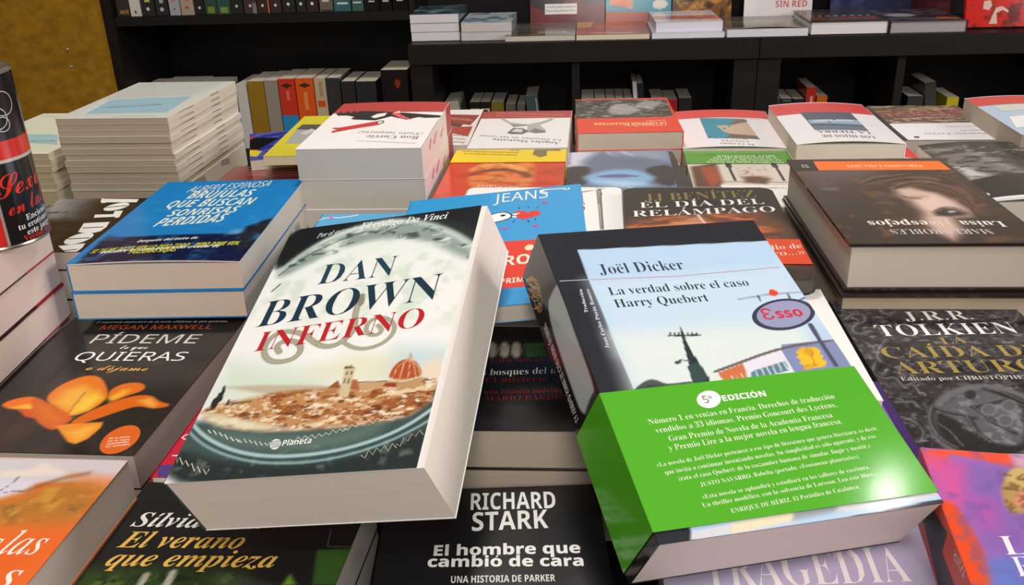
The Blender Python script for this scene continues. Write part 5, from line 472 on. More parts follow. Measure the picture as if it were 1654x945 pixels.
{'name':'hardcover_book','hard':1,'cs':(40,32,30),'cb':(40,32,32),'page':(204,196,184),'step':1.1,'mat':'shiny','c':(48,36,32),'key':'mirrors','label':'thick dark hardcover with half of a face and an orange strip','cat':'book','w':0.1464,'d':0.2322,'t':0.0395,'loc':(0.273,0.7846,0.9225),'q':(-0.00292,0,0,1),'ops':[('pl',[(145.6,34),(56.9,12.6),(75.1,74.5),(98.1,91.5),(137.9,90.1),(144.3,72)],(92,82,86),21.99,0.9),('pl',[(144.3,72),(69.7,56.3),(77.7,117.5),(112.7,170.6),(144.4,169.9)],(60,48,46),25.87,0.8),('pl',[(143.2,155.1),(116.7,132.5),(128.3,201.7),(151.5,242.9),(147.3,204.7)],(40,28,24),27.01,0.7),('nz',16,(110,76,52),0.55,0.75,0.6,None,0,130,1),('pl',[(72.5,74.6),(53.9,56.9),(30.3,57.8),(6.9,58.7),(7.2,94.5),(19.3,143.1),(24.7,115),(42.3,93.4),(66.3,96.9)],(96,70,58),12.38,0.9),('nz',9,(50,34,30),0.45,0.65,0.9,[(71.1,70.1),(51,47.5),(3.6,49.4),(4.7,94.6),(30.7,193.6),(34.4,157.8),(45.1,101.8),(75.2,100.9)],8.29,131,2),('pl',[(72.6,96.7),(57.4,92.8),(41.7,110.4),(31.7,131),(28.5,158),(35.1,172.5),(49.1,175.7),(52.3,203.2),(67,225.7),(74.5,206.1),(76.6,175.1),(69.5,156.9),(70.5,133.8),(74,113.5)],(206,176,164),7.97,1),('pl',[(72.8,121.7),(62.9,118),(50.6,118.3),(58.2,126.2),(69.2,129.9)],(150,110,100),4.77,0.9),('pl',[(65.5,126),(43.1,114.5),(40.7,142.5),(57.8,157.2),(67.1,153.2)],(226,200,188),13.29,0.7),('pl',[(60.2,160.9),(49.3,149.9),(40.5,152),(34.8,165.2),(39.8,169.5),(52.1,171.3),(60.6,169)],(40,32,34),4.46,1),('pl',[(48.4,157.5),(42.6,156.1),(41.3,160.6),(48.1,163.4)],(170,166,168),1.79,1),('pl',[(72.9,133.8),(72,168),(76.6,175.1),(89.1,192.3),(100.6,185.2)],(60,40,36),13.16,0.8),('pl',[(19.7,94.1),(11.6,119.5),(19.8,165.6),(28.5,158)],(120,80,60),15.98,0.7),('pl',[(134,90.3),(119.8,90.7),(123.3,99.3),(134.9,99.8)],(90,84,96),5.02,0.9),('ln',[(75.1,74.5),(58.7,63.7),(38.4,62.1),(24.6,71.8)],3.09,(132,98,80),1.55,0.55),('ln',[(74.5,80.2),(58.2,69.5),(38.1,68),(24.4,77.5)],3.08,(30,20,18),1.54,0.6),('ln',[(72.6,92.3),(55.7,75.2),(39,75.8),(27.2,93.9)],3.02,(132,98,80),1.51,0.55),('ln',[(72.1,97.8),(55.3,80.9),(38.7,81.5),(27,99.3)],2.97,(30,20,18),1.48,0.6),('ln',[(36.4,75.9),(26.7,85.2),(21.7,106.8),(24.1,142.9)],3.08,(132,98,80),1.54,0.55),('ln',[(36.1,81.6),(26.5,90.7),(21.6,112.1),(23.9,147.8)],3.05,(30,20,18),1.53,0.6),('ln',[(19.9,58.2),(11.8,72.3),(11.2,98.7),(17.6,135.3)],3.18,(132,98,80),1.59,0.55),('ln',[(19.7,64.1),(11.7,78),(11.1,104),(17.4,140.3)],3.15,(30,20,18),1.57,0.6),('ln',[(6.9,58.7),(6.5,85.9),(13.4,127.5)],3.19,(132,98,80),1.6,0.55),('ln',[(6.8,64.5),(6.4,91.4),(13.3,132.5)],3.13,(30,20,18),1.57,0.6),('ln',[(72.4,60.9),(61.8,56.6),(43.8,50.2)],3.16,(132,98,80),1.58,0.55),('ln',[(71.9,66.7),(61.4,62.5),(43.5,56.2)],3.14,(30,20,18),1.57,0.6),('ln',[(29.1,127.1),(26.7,146.7),(31,179.7)],2.86,(132,98,80),1.43,0.55),('ln',[(28.9,132.1),(26.5,151.5),(30.8,184.1)],2.83,(30,20,18),1.41,0.6),('ln',[(93.2,73.9),(79,60.6),(67.1,56.4)],3.09,(132,98,80),1.55,0.55),('ln',[(92.6,79.6),(78.4,66.5),(66.6,62.3)],3.06,(30,20,18),1.53,0.6),('ln',[(57.8,157.2),(47.1,146.9),(38.1,148.7),(33.7,162.3)],1.8,(90,70,66),0.9,0.9),('ln',[(71.5,117.7),(68.2,122.7),(60.1,124.6)],2.89,(60,40,36),1.93,0.6)],'pr':[('P',[(122.9,7),(4.2,10.8),(3.1,40.8),(124,37.3)],(238,110,32)),('T','B','FERNANDO LARA 2012',(250,206,160),24.7,22.6,70,-1.5,7.45),('P',[(146.2,-0.8),(122.1,3.4),(124.4,38.8),(145.3,38.9)],(24,22,26)),('T','B','21',(190,184,180),130.6,28.7,6.7,-1.3,-9.39),('T','B','Luisa',(236,230,226),15.7,184.2,32.8,-2.1,12.52),('T','I','y los',(230,220,216),55.6,181.2,16.5,1.1,13.22),('T','B','espejos',(236,230,226),73.6,181.5,46.1,-0.3,13.12),('T','R','MARTA ROBLES',(206,196,190),31.6,201.5,76.5,-0.8,10.93)],'nofill':1},
{'name':'hardcover_book','hard':1,'cb':(40,32,32),'page':(186,170,150),'c':(52,42,38),'key':'mirrorsb','label':'second thick hardcover, page edges showing under the dark one with orange strip','cat':'book','w':0.152,'d':0.238,'t':0.0455,'loc':(0.2738,0.7828,0.876),'q':(0.00175,0,0,1)},
{'cs':(48,40,36),'page':(200,194,184),'mat':'gloss','name':'paperback_book','c':(48,40,36),'key':'us0','label':'dark brown book with a gold foot, first from the left on the upper shelf','cat':'book','w':0.15,'d':0.215,'t':0.0404,'loc':(-1.4042,2.84,1.0012),'q':(0.5,0.5,0.5,0.5),'group':'books along the upper shelf','spr':[('P',[(12,8),(30,8),(30,18),(12,18)],(150,116,60)),('P',[(4,8),(10,8),(10,20),(4,20)],(206,90,50))],'nofill':1},
{'cs':(214,210,202),'page':(200,194,184),'mat':'gloss','name':'paperback_book','c':(214,210,202),'key':'us1','label':'white book, standing between the brown and the black ones on the upper shelf','cat':'book','w':0.15,'d':0.219,'t':0.0324,'loc':(-1.3612,2.84,1.0032),'q':(0.5,0.5,0.5,0.5),'group':'books along the upper shelf','spr':[('P',[(14,8),(20,8),(20,16),(14,16)],(60,60,64))],'nofill':1},
{'cs':(30,29,30),'page':(200,194,184),'mat':'gloss','name':'paperback_book','c':(30,29,30),'key':'us2','label':'black book with yellow letters, right of the white one on the upper shelf','cat':'book','w':0.15,'d':0.223,'t':0.0404,'loc':(-1.3252,2.84,1.0052),'q':(0.5,0.5,0.5,0.5),'group':'books along the upper shelf','spr':[('P',[(12,40),(28,40),(28,52),(12,52)],(206,180,90)),('E',21,20,5,0,0,5,(214,212,206))],'nofill':1},
{'cs':(32,31,34),'page':(200,194,184),'mat':'gloss','name':'paperback_book','c':(32,31,34),'key':'us3','label':'black book with white letters, left of the pale grey one on the upper shelf','cat':'book','w':0.15,'d':0.227,'t':0.0374,'loc':(-1.2812,2.84,1.0072),'q':(0.5,0.5,0.5,0.5),'group':'books along the upper shelf','spr':[('P',[(12,36),(24,36),(24,50),(12,50)],(170,170,170)),('E',19,18,6,0,0,6,(190,186,180))],'nofill':1},
{'cs':(166,168,180),'page':(200,194,184),'mat':'gloss','name':'paperback_book','c':(166,168,180),'key':'us4','label':'pale grey book with a red mark, on the upper shelf','cat':'book','w':0.15,'d':0.215,'t':0.0324,'loc':(-1.2392,2.84,1.0012),'q':(0.5,0.5,0.5,0.5),'group':'books along the upper shelf','spr':[('P',[(12,40),(22,40),(22,56),(12,56)],(190,110,120)),('P',[(14,16),(20,16),(20,20),(14,20)],(70,74,90))],'nofill':1},
{'cs':(168,158,144),'page':(200,194,184),'mat':'gloss','name':'paperback_book','c':(168,158,144),'key':'us5','label':'beige book with a red emblem, on the upper shelf','cat':'book','w':0.15,'d':0.219,'t':0.0384,'loc':(-1.2032,2.84,1.0032),'q':(0.5,0.5,0.5,0.5),'group':'books along the upper shelf','spr':[('P',[(10,38),(26,38),(26,54),(10,54)],(200,120,100)),('E',20,20,6,0,0,6,(190,60,44)),('E',20,17,3,0,0,3,(168,158,144))],'nofill':1},
{'cs':(28,27,27),'page':(200,194,184),'mat':'gloss','name':'paperback_book','c':(28,27,27),'key':'us6','label':'narrow black book between the beige and the green ones on the upper shelf','cat':'book','w':0.15,'d':0.223,'t':0.0294,'loc':(-1.1612,2.84,1.0052),'q':(0.5,0.5,0.5,0.5),'group':'books along the upper shelf','spr':[('E',15,20,4,0,0,4,(206,204,196))],'nofill':1},
{'cs':(40,74,62),'page':(200,194,184),'mat':'gloss','name':'paperback_book','c':(40,74,62),'key':'us7','label':'green book with a yellow foot, left one of the green pair on the upper shelf','cat':'book','w':0.15,'d':0.227,'t':0.0354,'loc':(-1.1292,2.84,1.0072),'q':(0.5,0.5,0.5,0.5),'group':'books along the upper shelf','spr':[('P',[(8,4),(28,4),(28,22),(8,22)],(120,140,50))],'nofill':1},
{'cs':(44,84,76),'page':(200,194,184),'mat':'gloss','name':'paperback_book','c':(44,84,76),'key':'us8','label':'green book with a yellow foot, right one of the green pair on the upper shelf','cat':'book','w':0.15,'d':0.215,'t':0.0384,'loc':(-1.0912,2.84,1.0012),'q':(0.5,0.5,0.5,0.5),'group':'books along the upper shelf','spr':[('P',[(8,4),(30,4),(30,20),(8,20)],(128,146,54))],'nofill':1},
{'cs':(34,38,28),'page':(200,194,184),'mat':'gloss','name':'paperback_book','c':(34,38,28),'key':'us9','label':'dark olive book with a ring mark, on the upper shelf','cat':'book','w':0.15,'d':0.219,'t':0.0364,'loc':(-1.0502,2.84,1.0032),'q':(0.5,0.5,0.5,0.5),'group':'books along the upper shelf','spr':[('E',19,48,8,0,0,8,(120,140,50)),('E',19,48,5,0,0,5,(34,38,28)),('E',19,22,4,0,0,4,(206,204,196))],'nofill':1},
{'cs':(74,50,58),'page':(200,194,184),'mat':'gloss','name':'paperback_book','c':(74,50,58),'key':'us10','label':'dark plum book with a ring mark, on the upper shelf','cat':'book','w':0.15,'d':0.223,'t':0.0374,'loc':(-1.0102,2.84,1.0052),'q':(0.5,0.5,0.5,0.5),'group':'books along the upper shelf','spr':[('E',19,48,8,0,0,8,(150,100,110)),('E',19,48,5,0,0,5,(74,50,58)),('E',19,22,4,0,0,4,(214,206,206)),('P',[(0,0),(12,0),(12,30),(0,30)],(120,120,130))],'nofill':1},
{'cs':(56,42,36),'page':(200,194,184),'mat':'gloss','name':'paperback_book','c':(56,42,36),'key':'us11','label':'brown book with an orange edge, on the upper shelf','cat':'book','w':0.15,'d':0.227,'t':0.0354,'loc':(-0.9692,2.84,1.0072),'q':(0.5,0.5,0.5,0.5),'group':'books along the upper shelf','spr':[('E',20,48,8,0,0,8,(160,130,60)),('E',20,48,5,0,0,5,(56,42,36)),('E',20,22,4,0,0,4,(224,214,190)),('P',[(0,0),(4,0),(4,200),(0,200)],(214,110,70))],'nofill':1},
{'cs':(58,46,44),'page':(200,194,184),'mat':'gloss','name':'paperback_book','c':(58,46,44),'key':'us12','label':'brown book right of the orange-edged one on the upper shelf','cat':'book','w':0.15,'d':0.215,'t':0.0324,'loc':(-0.9302,2.84,1.0012),'q':(0.5,0.5,0.5,0.5),'group':'books along the upper shelf','spr':[('E',17,48,7,0,0,7,(150,120,90)),('E',17,22,4,0,0,4,(224,218,206))],'nofill':1},
{'cs':(40,40,34),'page':(200,194,184),'mat':'gloss','name':'paperback_book','c':(40,40,34),'key':'us13','label':'dark grey-green book with one white dot, on the upper shelf','cat':'book','w':0.15,'d':0.219,'t':0.0384,'loc':(-0.8942,2.84,1.0032),'q':(0.5,0.5,0.5,0.5),'group':'books along the upper shelf','spr':[('E',20,24,4.5,0,0,4.5,(224,222,206)),('E',20,50,7,0,0,7,(70,90,80))],'nofill':1},
{'cs':(36,44,34),'page':(200,194,184),'mat':'gloss','name':'paperback_book','c':(36,44,34),'key':'us14','label':'narrow dark green book with one white dot, on the upper shelf','cat':'book','w':0.15,'d':0.223,'t':0.0274,'loc':(-0.8512,2.84,1.0052),'q':(0.5,0.5,0.5,0.5),'group':'books along the upper shelf','spr':[('E',14,24,4.5,0,0,4.5,(224,222,206)),('E',14,50,6,0,0,6,(90,110,70))],'nofill':1},
{'cs':(50,38,40),'page':(200,194,184),'mat':'gloss','name':'paperback_book','c':(50,38,40),'key':'us15','label':'dark book with a white dot, left of the grey one on the upper shelf','cat':'book','w':0.15,'d':0.227,'t':0.0344,'loc':(-0.8202,2.84,1.0072),'q':(0.5,0.5,0.5,0.5),'group':'books along the upper shelf','spr':[('E',18,24,4.5,0,0,4.5,(236,232,226))],'nofill':1},
{'cs':(108,98,86),'page':(200,194,184),'mat':'gloss','name':'paperback_book','c':(108,98,86),'key':'us16','label':'grey-brown book with a pale label, on the upper shelf','cat':'book','w':0.15,'d':0.215,'t':0.0384,'loc':(-0.7812,2.84,1.0012),'q':(0.5,0.5,0.5,0.5),'group':'books along the upper shelf','spr':[('P',[(10,28),(30,28),(30,40),(10,40)],(206,198,184)),('P',[(0,0),(34,0),(34,6),(0,6)],(60,60,54))],'nofill':1},
{'cs':(58,100,108),'page':(200,194,184),'mat':'gloss','name':'paperback_book','c':(58,100,108),'key':'us17','label':'teal book with a pale top, wide one near the right end of the upper shelf','cat':'book','w':0.15,'d':0.219,'t':0.0494,'loc':(-0.7382,2.84,1.0032),'q':(0.5,0.5,0.5,0.5),'group':'books along the upper shelf','spr':[('P',[(6,42),(46,42),(46,150),(6,150)],(190,206,214)),('P',[(8,20),(40,20),(40,25),(8,25)],(214,224,222))],'nofill':1},
{'cs':(64,96,92),'page':(200,194,184),'mat':'gloss','name':'paperback_book','c':(64,96,92),'key':'us18','label':'teal book with a white line, right of the wide teal one on the upper shelf','cat':'book','w':0.15,'d':0.223,'t':0.0334,'loc':(-0.6842,2.84,1.0052),'q':(0.5,0.5,0.5,0.5),'group':'books along the upper shelf','spr':[('P',[(6,22),(30,22),(30,26),(6,26)],(206,216,212)),('P',[(8,40),(28,40),(28,70),(8,70)],(120,130,96))],'nofill':1},
{'cs':(24,23,24),'page':(200,194,184),'mat':'gloss','name':'paperback_book','c':(24,23,24),'key':'us19','label':'black book with a white dash, left one of the last three on the upper shelf','cat':'book','w':0.15,'d':0.227,'t':0.0444,'loc':(-0.6472,2.84,1.0072),'q':(0.5,0.5,0.5,0.5),'group':'books along the upper shelf','spr':[('P',[(14,24),(32,24),(32,28),(14,28)],(200,198,192))],'nofill':1},
{'cs':(25,24,25),'page':(200,194,184),'mat':'gloss','name':'paperback_book','c':(25,24,25),'key':'us20','label':'black book with a white dash, middle one of the last three on the upper shelf','cat':'book','w':0.15,'d':0.215,'t':0.0324,'loc':(-0.5992,2.84,1.0012),'q':(0.5,0.5,0.5,0.5),'group':'books along the upper shelf','spr':[('P',[(8,24),(26,24),(26,28),(8,28)],(200,198,192))],'nofill':1},
{'cs':(23,22,23),'page':(200,194,184),'mat':'gloss','name':'paperback_book','c':(23,22,23),'key':'us21','label':'black book with a white dash, right end of the upper shelf','cat':'book','w':0.15,'d':0.219,'t':0.0444,'loc':(-0.5632,2.84,1.0032),'q':(0.5,0.5,0.5,0.5),'group':'books along the upper shelf','spr':[('P',[(14,25),(32,25),(32,29),(14,29)],(206,204,198))],'nofill':1},
{'cs':(206,202,192),'page':(240,232,214),'mat':'gloss','name':'paperback_book','c':(206,202,192),'key':'ls0','label':'pale book, first from the left behind the tall magazine stack','cat':'book','w':0.165,'d':0.195,'t':0.055,'loc':(-1.4,2.8675,0.576),'q':(0.5,0.5,0.5,0.5),'group':'books along the lower shelf','nofill':1},
{'cs':(206,202,194),'page':(240,232,214),'mat':'gloss','name':'paperback_book','c':(206,202,194),'key':'ls1','label':'pale book, second from the left behind the tall magazine stack','cat':'book','w':0.165,'d':0.2,'t':0.068,'loc':(-1.343,2.8675,0.5785),'q':(0.5,0.5,0.5,0.5),'group':'books along the lower shelf','nofill':1},
{'cs':(204,200,190),'page':(240,232,214),'mat':'gloss','name':'paperback_book','c':(204,200,190),'key':'ls2','label':'pale book, third from the left behind the tall magazine stack','cat':'book','w':0.165,'d':0.2,'t':0.057,'loc':(-1.272,2.8675,0.5785),'q':(0.5,0.5,0.5,0.5),'group':'books along the lower shelf','nofill':1},
{'cs':(206,202,194),'page':(240,232,214),'mat':'gloss','name':'paperback_book','c':(206,202,194),'key':'ls3','label':'pale book with a dark gap beside it, behind the tall magazine stack','cat':'book','w':0.165,'d':0.197,'t':0.077,'loc':(-1.212,2.8675,0.577),'q':(0.5,0.5,0.5,0.5),'group':'books along the lower shelf','nofill':1},
{'cs':(206,204,200),'page':(240,232,214),'mat':'gloss','name':'paperback_book','c':(206,204,200),'key':'ls4','label':'white book left of the mustard one on the lower shelf','cat':'book','w':0.165,'d':0.203,'t':0.032,'loc':(-1.08,2.8675,0.58),'q':(0.5,0.5,0.5,0.5),'group':'books along the lower shelf','nofill':1},
{'cs':(150,116,34),'page':(240,232,214),'mat':'gloss','name':'paperback_book','c':(150,116,34),'key':'ls5','label':'mustard book on the lower shelf','cat':'book','w':0.165,'d':0.211,'t':0.052,'loc':(-1.044,2.8675,0.584),'q':(0.5,0.5,0.5,0.5),'group':'books along the lower shelf','nofill':1},
{'cs':(150,142,128),'page':(240,232,214),'mat':'gloss','name':'paperback_book','c':(150,142,128),'key':'ls6','label':'grey book left of the red one on the lower shelf','cat':'book','w':0.165,'d':0.213,'t':0.042,'loc':(-0.99,2.8675,0.585),'q':(0.5,0.5,0.5,0.5),'group':'books along the lower shelf','nofill':1},
{'cs':(204,54,36),'page':(240,232,214),'mat':'gloss','name':'paperback_book','c':(204,54,36),'key':'ls7','label':'red book with a blue foot and a round emblem on the lower shelf','cat':'book','w':0.165,'d':0.217,'t':0.051,'loc':(-0.945,2.8675,0.587),'q':(0.5,0.5,0.5,0.5),'group':'books along the lower shelf','spr':[('P',[(0,0),(51,0),(51,104),(0,104)],(44,140,200)),('E',26,196,17,0,0,5,(60,44,36)),('E',26,196,7,0,0,8,(60,44,36)),('P',[(20,150),(30,150),(30,180),(20,180)],(224,110,90))],'nofill':1},
{'cs':(226,92,30),'page':(240,232,214),'mat':'gloss','name':'paperback_book','c':(226,92,30),'key':'ls8','label':'orange book with a round emblem on the lower shelf','cat':'book','w':0.165,'d':0.218,'t':0.056,'loc':(-0.891,2.8675,0.5875),'q':(0.5,0.5,0.5,0.5),'group':'books along the lower shelf','spr':[('E',28,196,17,0,0,5,(70,50,36)),('E',28,196,7,0,0,8,(70,50,36)),('P',[(22,120),(34,120),(34,176),(22,176)],(236,140,80))],'nofill':1},
{'cs':(200,182,148),'page':(240,232,214),'mat':'gloss','name':'paperback_book','c':(200,182,148),'key':'ls9','label':'beige book with an orange label on the lower shelf','cat':'book','w':0.165,'d':0.217,'t':0.035,'loc':(-0.832,2.8675,0.587),'q':(0.5,0.5,0.5,0.5),'group':'books along the lower shelf','spr':[('P',[(6,128),(30,128),(30,148),(6,148)],(214,90,36)),('P',[(10,160),(22,160),(22,206),(10,206)],(176,150,120))],'nofill':1},
{'cs':(56,58,60),'page':(240,232,214),'mat':'gloss','name':'paperback_book','c':(56,58,60),'key':'ls10','label':'dark grey book right of the beige one on the lower shelf','cat':'book','w':0.165,'d':0.217,'t':0.042,'loc':(-0.794,2.8675,0.587),'q':(0.5,0.5,0.5,0.5),'group':'books along the lower shelf','nofill':1},
{'cs':(50,46,46),'page':(240,232,214),'mat':'gloss','name':'paperback_book','c':(50,46,46),'key':'ls11','label':'dark brown book on the lower shelf, lower than its neighbours','cat':'book','w':0.165,'d':0.206,'t':0.042,'loc':(-0.748,2.8675,0.5815),'q':(0.5,0.5,0.5,0.5),'group':'books along the lower shelf','nofill':1},
{'cs':(48,50,52),'page':(240,232,214),'mat':'gloss','name':'paperback_book','c':(48,50,52),'key':'ls12','label':'thick charcoal book on the lower shelf','cat':'book','w':0.165,'d':0.205,'t':0.062,'loc':(-0.702,2.8675,0.581),'q':(0.5,0.5,0.5,0.5),'group':'books along the lower shelf','nofill':1},
{'cs':(30,26,26),'page':(240,232,214),'mat':'gloss','name':'paperback_book','c':(30,26,26),'key':'ls13','label':'thick black book with a red flame mark, right end of the lower shelf','cat':'book','w':0.165,'d':0.238,'t':0.082,'loc':(-0.622,2.8675,0.5975),'q':(0.5,0.5,0.5,0.5),'group':'books along the lower shelf','spr':[('P',[(24,190),(34,180),(42,196),(36,214),(30,204),(26,212)],(150,56,36))],'nofill':1},
{'cs':(206,200,184),'page':(232,226,210),'mat':'gloss','name':'paperback_book','c':(206,200,184),'key':'cb0','label':'pale book leaning at the left end of the first cubbyhole','cat':'book','w':0.14,'d':0.2,'t':0.042,'loc':(-0.4142,2.825,0.5223),'q':(0.52959,0.46854,0.46854,0.52959),'group':'books in the cubbyholes','nofill':1},
{'cs':(30,28,28),'page':(232,226,210),'mat':'gloss','name':'paperback_book','c':(30,28,28),'key':'cb1','label':'black-spined book with a white label, left of its pair, first cubbyhole','cat':'book','w':0.14,'d':0.198,'t':0.032,'loc':(-0.35,2.825,0.522),'q':(0.5,0.5,0.5,0.5),'group':'books in the cubbyholes','spr':[('P',[(2,150),(30,150),(30,178),(2,178)],(224,222,216)),('E',16,166,8,0,0,8,(30,28,28))],'nofill':1},
{'cs':(30,28,28),'page':(232,226,210),'mat':'gloss','name':'paperback_book','c':(30,28,28),'key':'cb2','label':'black-spined book with a white label, right of its pair, first cubbyhole','cat':'book','w':0.14,'d':0.198,'t':0.03,'loc':(-0.317,2.825,0.522),'q':(0.5,0.5,0.5,0.5),'group':'books in the cubbyholes','spr':[('P',[(2,150),(28,150),(28,178),(2,178)],(224,222,216)),('E',15,166,8,0,0,8,(30,28,28))],'nofill':1},
{'cs':(140,124,44),'page':(232,226,210),'mat':'gloss','name':'paperback_book','c':(140,124,44),'key':'cb3','label':'olive yellow book in the first cubbyhole','cat':'book','w':0.14,'d':0.197,'t':0.038,'loc':(-0.284,2.825,0.5215),'q':(0.5,0.5,0.5,0.5),'group':'books in the cubbyholes','nofill':1},
{'cs':(120,114,108),'page':(232,226,210),'mat':'gloss','name':'paperback_book','c':(120,114,108),'key':'cb4','label':'grey book in the middle of the first cubbyhole','cat':'book','w':0.14,'d':0.19,'t':0.03,'loc':(-0.24,2.825,0.518),'q':(0.5,0.5,0.5,0.5),'group':'books in the cubbyholes','nofill':1},
{'cs':(124,118,112),'page':(232,226,210),'mat':'gloss','name':'paperback_book','c':(124,118,112),'key':'cb5','label':'slim grey book left of the blue one in the first cubbyhole','cat':'book','w':0.14,'d':0.188,'t':0.024,'loc':(-0.206,2.825,0.517),'q':(0.5,0.5,0.5,0.5),'group':'books in the cubbyholes','nofill':1},
{'cs':(80,112,122),'page':(232,226,210),'mat':'gloss','name':'paperback_book','c':(80,112,122),'key':'cb6','label':'blue-grey book leaning in the first cubbyhole','cat':'book','w':0.14,'d':0.214,'t':0.037,'loc':(-0.1692,2.825,0.5294),'q':(0.52548,0.47315,0.47315,0.52548),'group':'books in the cubbyholes','spr':[('P',[(4,80),(8,80),(8,205),(4,205)],(190,210,214))],'nofill':1},
{'cs':(206,204,200),'page':(232,226,210),'mat':'gloss','name':'paperback_book','c':(206,204,200),'key':'cb7','label':'white book, first from the left in the second cubbyhole','cat':'book','w':0.14,'d':0.203,'t':0.038,'loc':(-0.012,2.825,0.5245),'q':(0.5,0.5,0.5,0.5),'group':'books in the cubbyholes','nofill':1},
{'cs':(206,204,200),'page':(232,226,210),'mat':'gloss','name':'paperback_book','c':(206,204,200),'key':'cb8','label':'white book, second from the left in the second cubbyhole','cat':'book','w':0.14,'d':0.203,'t':0.032,'loc':(0.028,2.825,0.5245),'q':(0.5,0.5,0.5,0.5),'group':'books in the cubbyholes','nofill':1},
{'cs':(204,202,198),'page':(232,226,210),'mat':'gloss','name':'paperback_book','c':(204,202,198),'key':'cb9','label':'white book, third from the left in the second cubbyhole','cat':'book','w':0.14,'d':0.203,'t':0.026,'loc':(0.062,2.825,0.5245),'q':(0.5,0.5,0.5,0.5),'group':'books in the cubbyholes','nofill':1},
{'cs':(206,204,200),'page':(232,226,210),'mat':'gloss','name':'paperback_book','c':(206,204,200),'key':'cb10','label':'white book, fourth from the left in the second cubbyhole','cat':'book','w':0.14,'d':0.203,'t':0.024,'loc':(0.09,2.825,0.5245),'q':(0.5,0.5,0.5,0.5),'group':'books in the cubbyholes','nofill':1},
{'cs':(204,200,196),'page':(232,226,210),'mat':'gloss','name':'paperback_book','c':(204,200,196),'key':'cb11','label':'white book, fifth from the left in the second cubbyhole','cat':'book','w':0.14,'d':0.203,'t':0.024,'loc':(0.116,2.825,0.5245),'q':(0.5,0.5,0.5,0.5),'group':'books in the cubbyholes','nofill':1},
{'cs':(224,226,230),'page':(232,226,210),'mat':'gloss','name':'paperback_book','c':(224,226,230),'key':'cb12','label':'slim tall white book in the second cubbyhole','cat':'book','w':0.14,'d':0.252,'t':0.012,'loc':(0.15,2.825,0.5485),'q':(0.52133,0.47771,0.47771,0.52133),'group':'books in the cubbyholes','nofill':1},
{'cs':(36,36,46),'page':(232,226,210),'mat':'gloss','name':'paperback_book','c':(36,36,46),'key':'cb13','label':'slim tall navy book in the second cubbyhole','cat':'book','w':0.14,'d':0.246,'t':0.018,'loc':(0.1638,2.825,0.5455),'q':(0.52133,0.47771,0.47771,0.52133),'group':'books in the cubbyholes','nofill':1},
{'cs':(130,120,104),'page':(232,226,210),'mat':'gloss','name':'paperback_book','c':(130,120,104),'key':'cb14','label':'drab book right of the tall navy one in the second cubbyhole','cat':'book','w':0.14,'d':0.2,'t':0.037,'loc':(0.197,2.825,0.523),'q':(0.5,0.5,0.5,0.5),'group':'books in the cubbyholes','nofill':1},
{'cs':(206,44,50),'page':(232,226,210),'mat':'gloss','name':'paperback_book','c':(206,44,50),'key':'cb15','label':'red book in the second cubbyhole','cat':'book','w':0.14,'d':0.196,'t':0.038,'loc':(0.236,2.825,0.521),'q':(0.5,0.5,0.5,0.5),'group':'books in the cubbyholes','spr':[('P',[(8,160),(30,160),(30,164),(8,164)],(236,200,190)),('P',[(10,140),(16,132),(26,144),(22,146),(16,138),(12,144)],(236,226,222))],'nofill':1},
{'cs':(52,48,48),'page':(232,226,210),'mat':'gloss','name':'paperback_book','c':(52,48,48),'key':'cb16','label':'dark book right of the red one in the second cubbyhole','cat':'book','w':0.14,'d':0.2,'t':0.038,'loc':(0.278,2.825,0.523),'q':(0.5,0.5,0.5,0.5),'group':'books in the cubbyholes','spr':[('P',[(0,0),(38,0),(38,150),(0,150)],(150,40,44))],'nofill':1},
{'cs':(70,66,66),'page':(232,226,210),'mat':'gloss','name':'paperback_book','c':(70,66,66),'key':'cb17','label':'dark book, first from the left in the third cubbyhole','cat':'book','w':0.14,'d':0.195,'t':0.03,'loc':(0.545,2.825,0.5205),'q':(0.5,0.5,0.5,0.5),'group':'books in the cubbyholes','nofill':1},
{'cs':(46,46,56),'page':(232,226,210),'mat':'gloss','name':'paperback_book','c':(46,46,56),'key':'cb18','label':'navy book left of the red one in the third cubbyhole','cat':'book','w':0.14,'d':0.193,'t':0.032,'loc':(0.578,2.825,0.5195),'q':(0.5,0.5,0.5,0.5),'group':'books in the cubbyholes','spr':[('P',[(6,186),(28,186),(28,188),(6,188)],(150,150,150))],'nofill':1},
{'cs':(40,40,48),'page':(232,226,210),'mat':'gloss','name':'paperback_book','c':(40,40,48),'key':'cb19','label':'dark blue book touching the red one in the third cubbyhole','cat':'book','w':0.14,'d':0.192,'t':0.032,'loc':(0.613,2.825,0.519),'q':(0.5,0.5,0.5,0.5),'group':'books in the cubbyholes','nofill':1},
{'cs':(196,48,36),'page':(232,226,210),'mat':'gloss','name':'paperback_book','c':(196,48,36),'key':'cb20','label':'tall red book in the third cubbyhole','cat':'book','w':0.14,'d':0.226,'t':0.028,'loc':(0.648,2.825,0.536),'q':(0.5,0.5,0.5,0.5),'group':'books in the cubbyholes','spr':[('P',[(8,150),(16,150),(16,200),(8,200)],(230,170,150))],'nofill':1},
{'cs':(226,110,30),'page':(232,226,210),'mat':'gloss','name':'paperback_book','c':(226,110,30),'key':'cb21','label':'orange book in the third cubbyhole','cat':'book','w':0.14,'d':0.2,'t':0.03,'loc':(0.68,2.825,0.523),'q':(0.5,0.5,0.5,0.5),'group':'books in the cubbyholes','nofill':1},
{'cs':(60,58,60),'page':(232,226,210),'mat':'gloss','name':'paperback_book','c':(60,58,60),'key':'cb22','label':'dark book with a pale top, at the left end of the fourth cubbyhole','cat':'book','w':0.14,'d':0.195,'t':0.045,'loc':(0.94,2.825,0.5205),'q':(0.5,0.5,0.5,0.5),'group':'books in the cubbyholes','nofill':1},
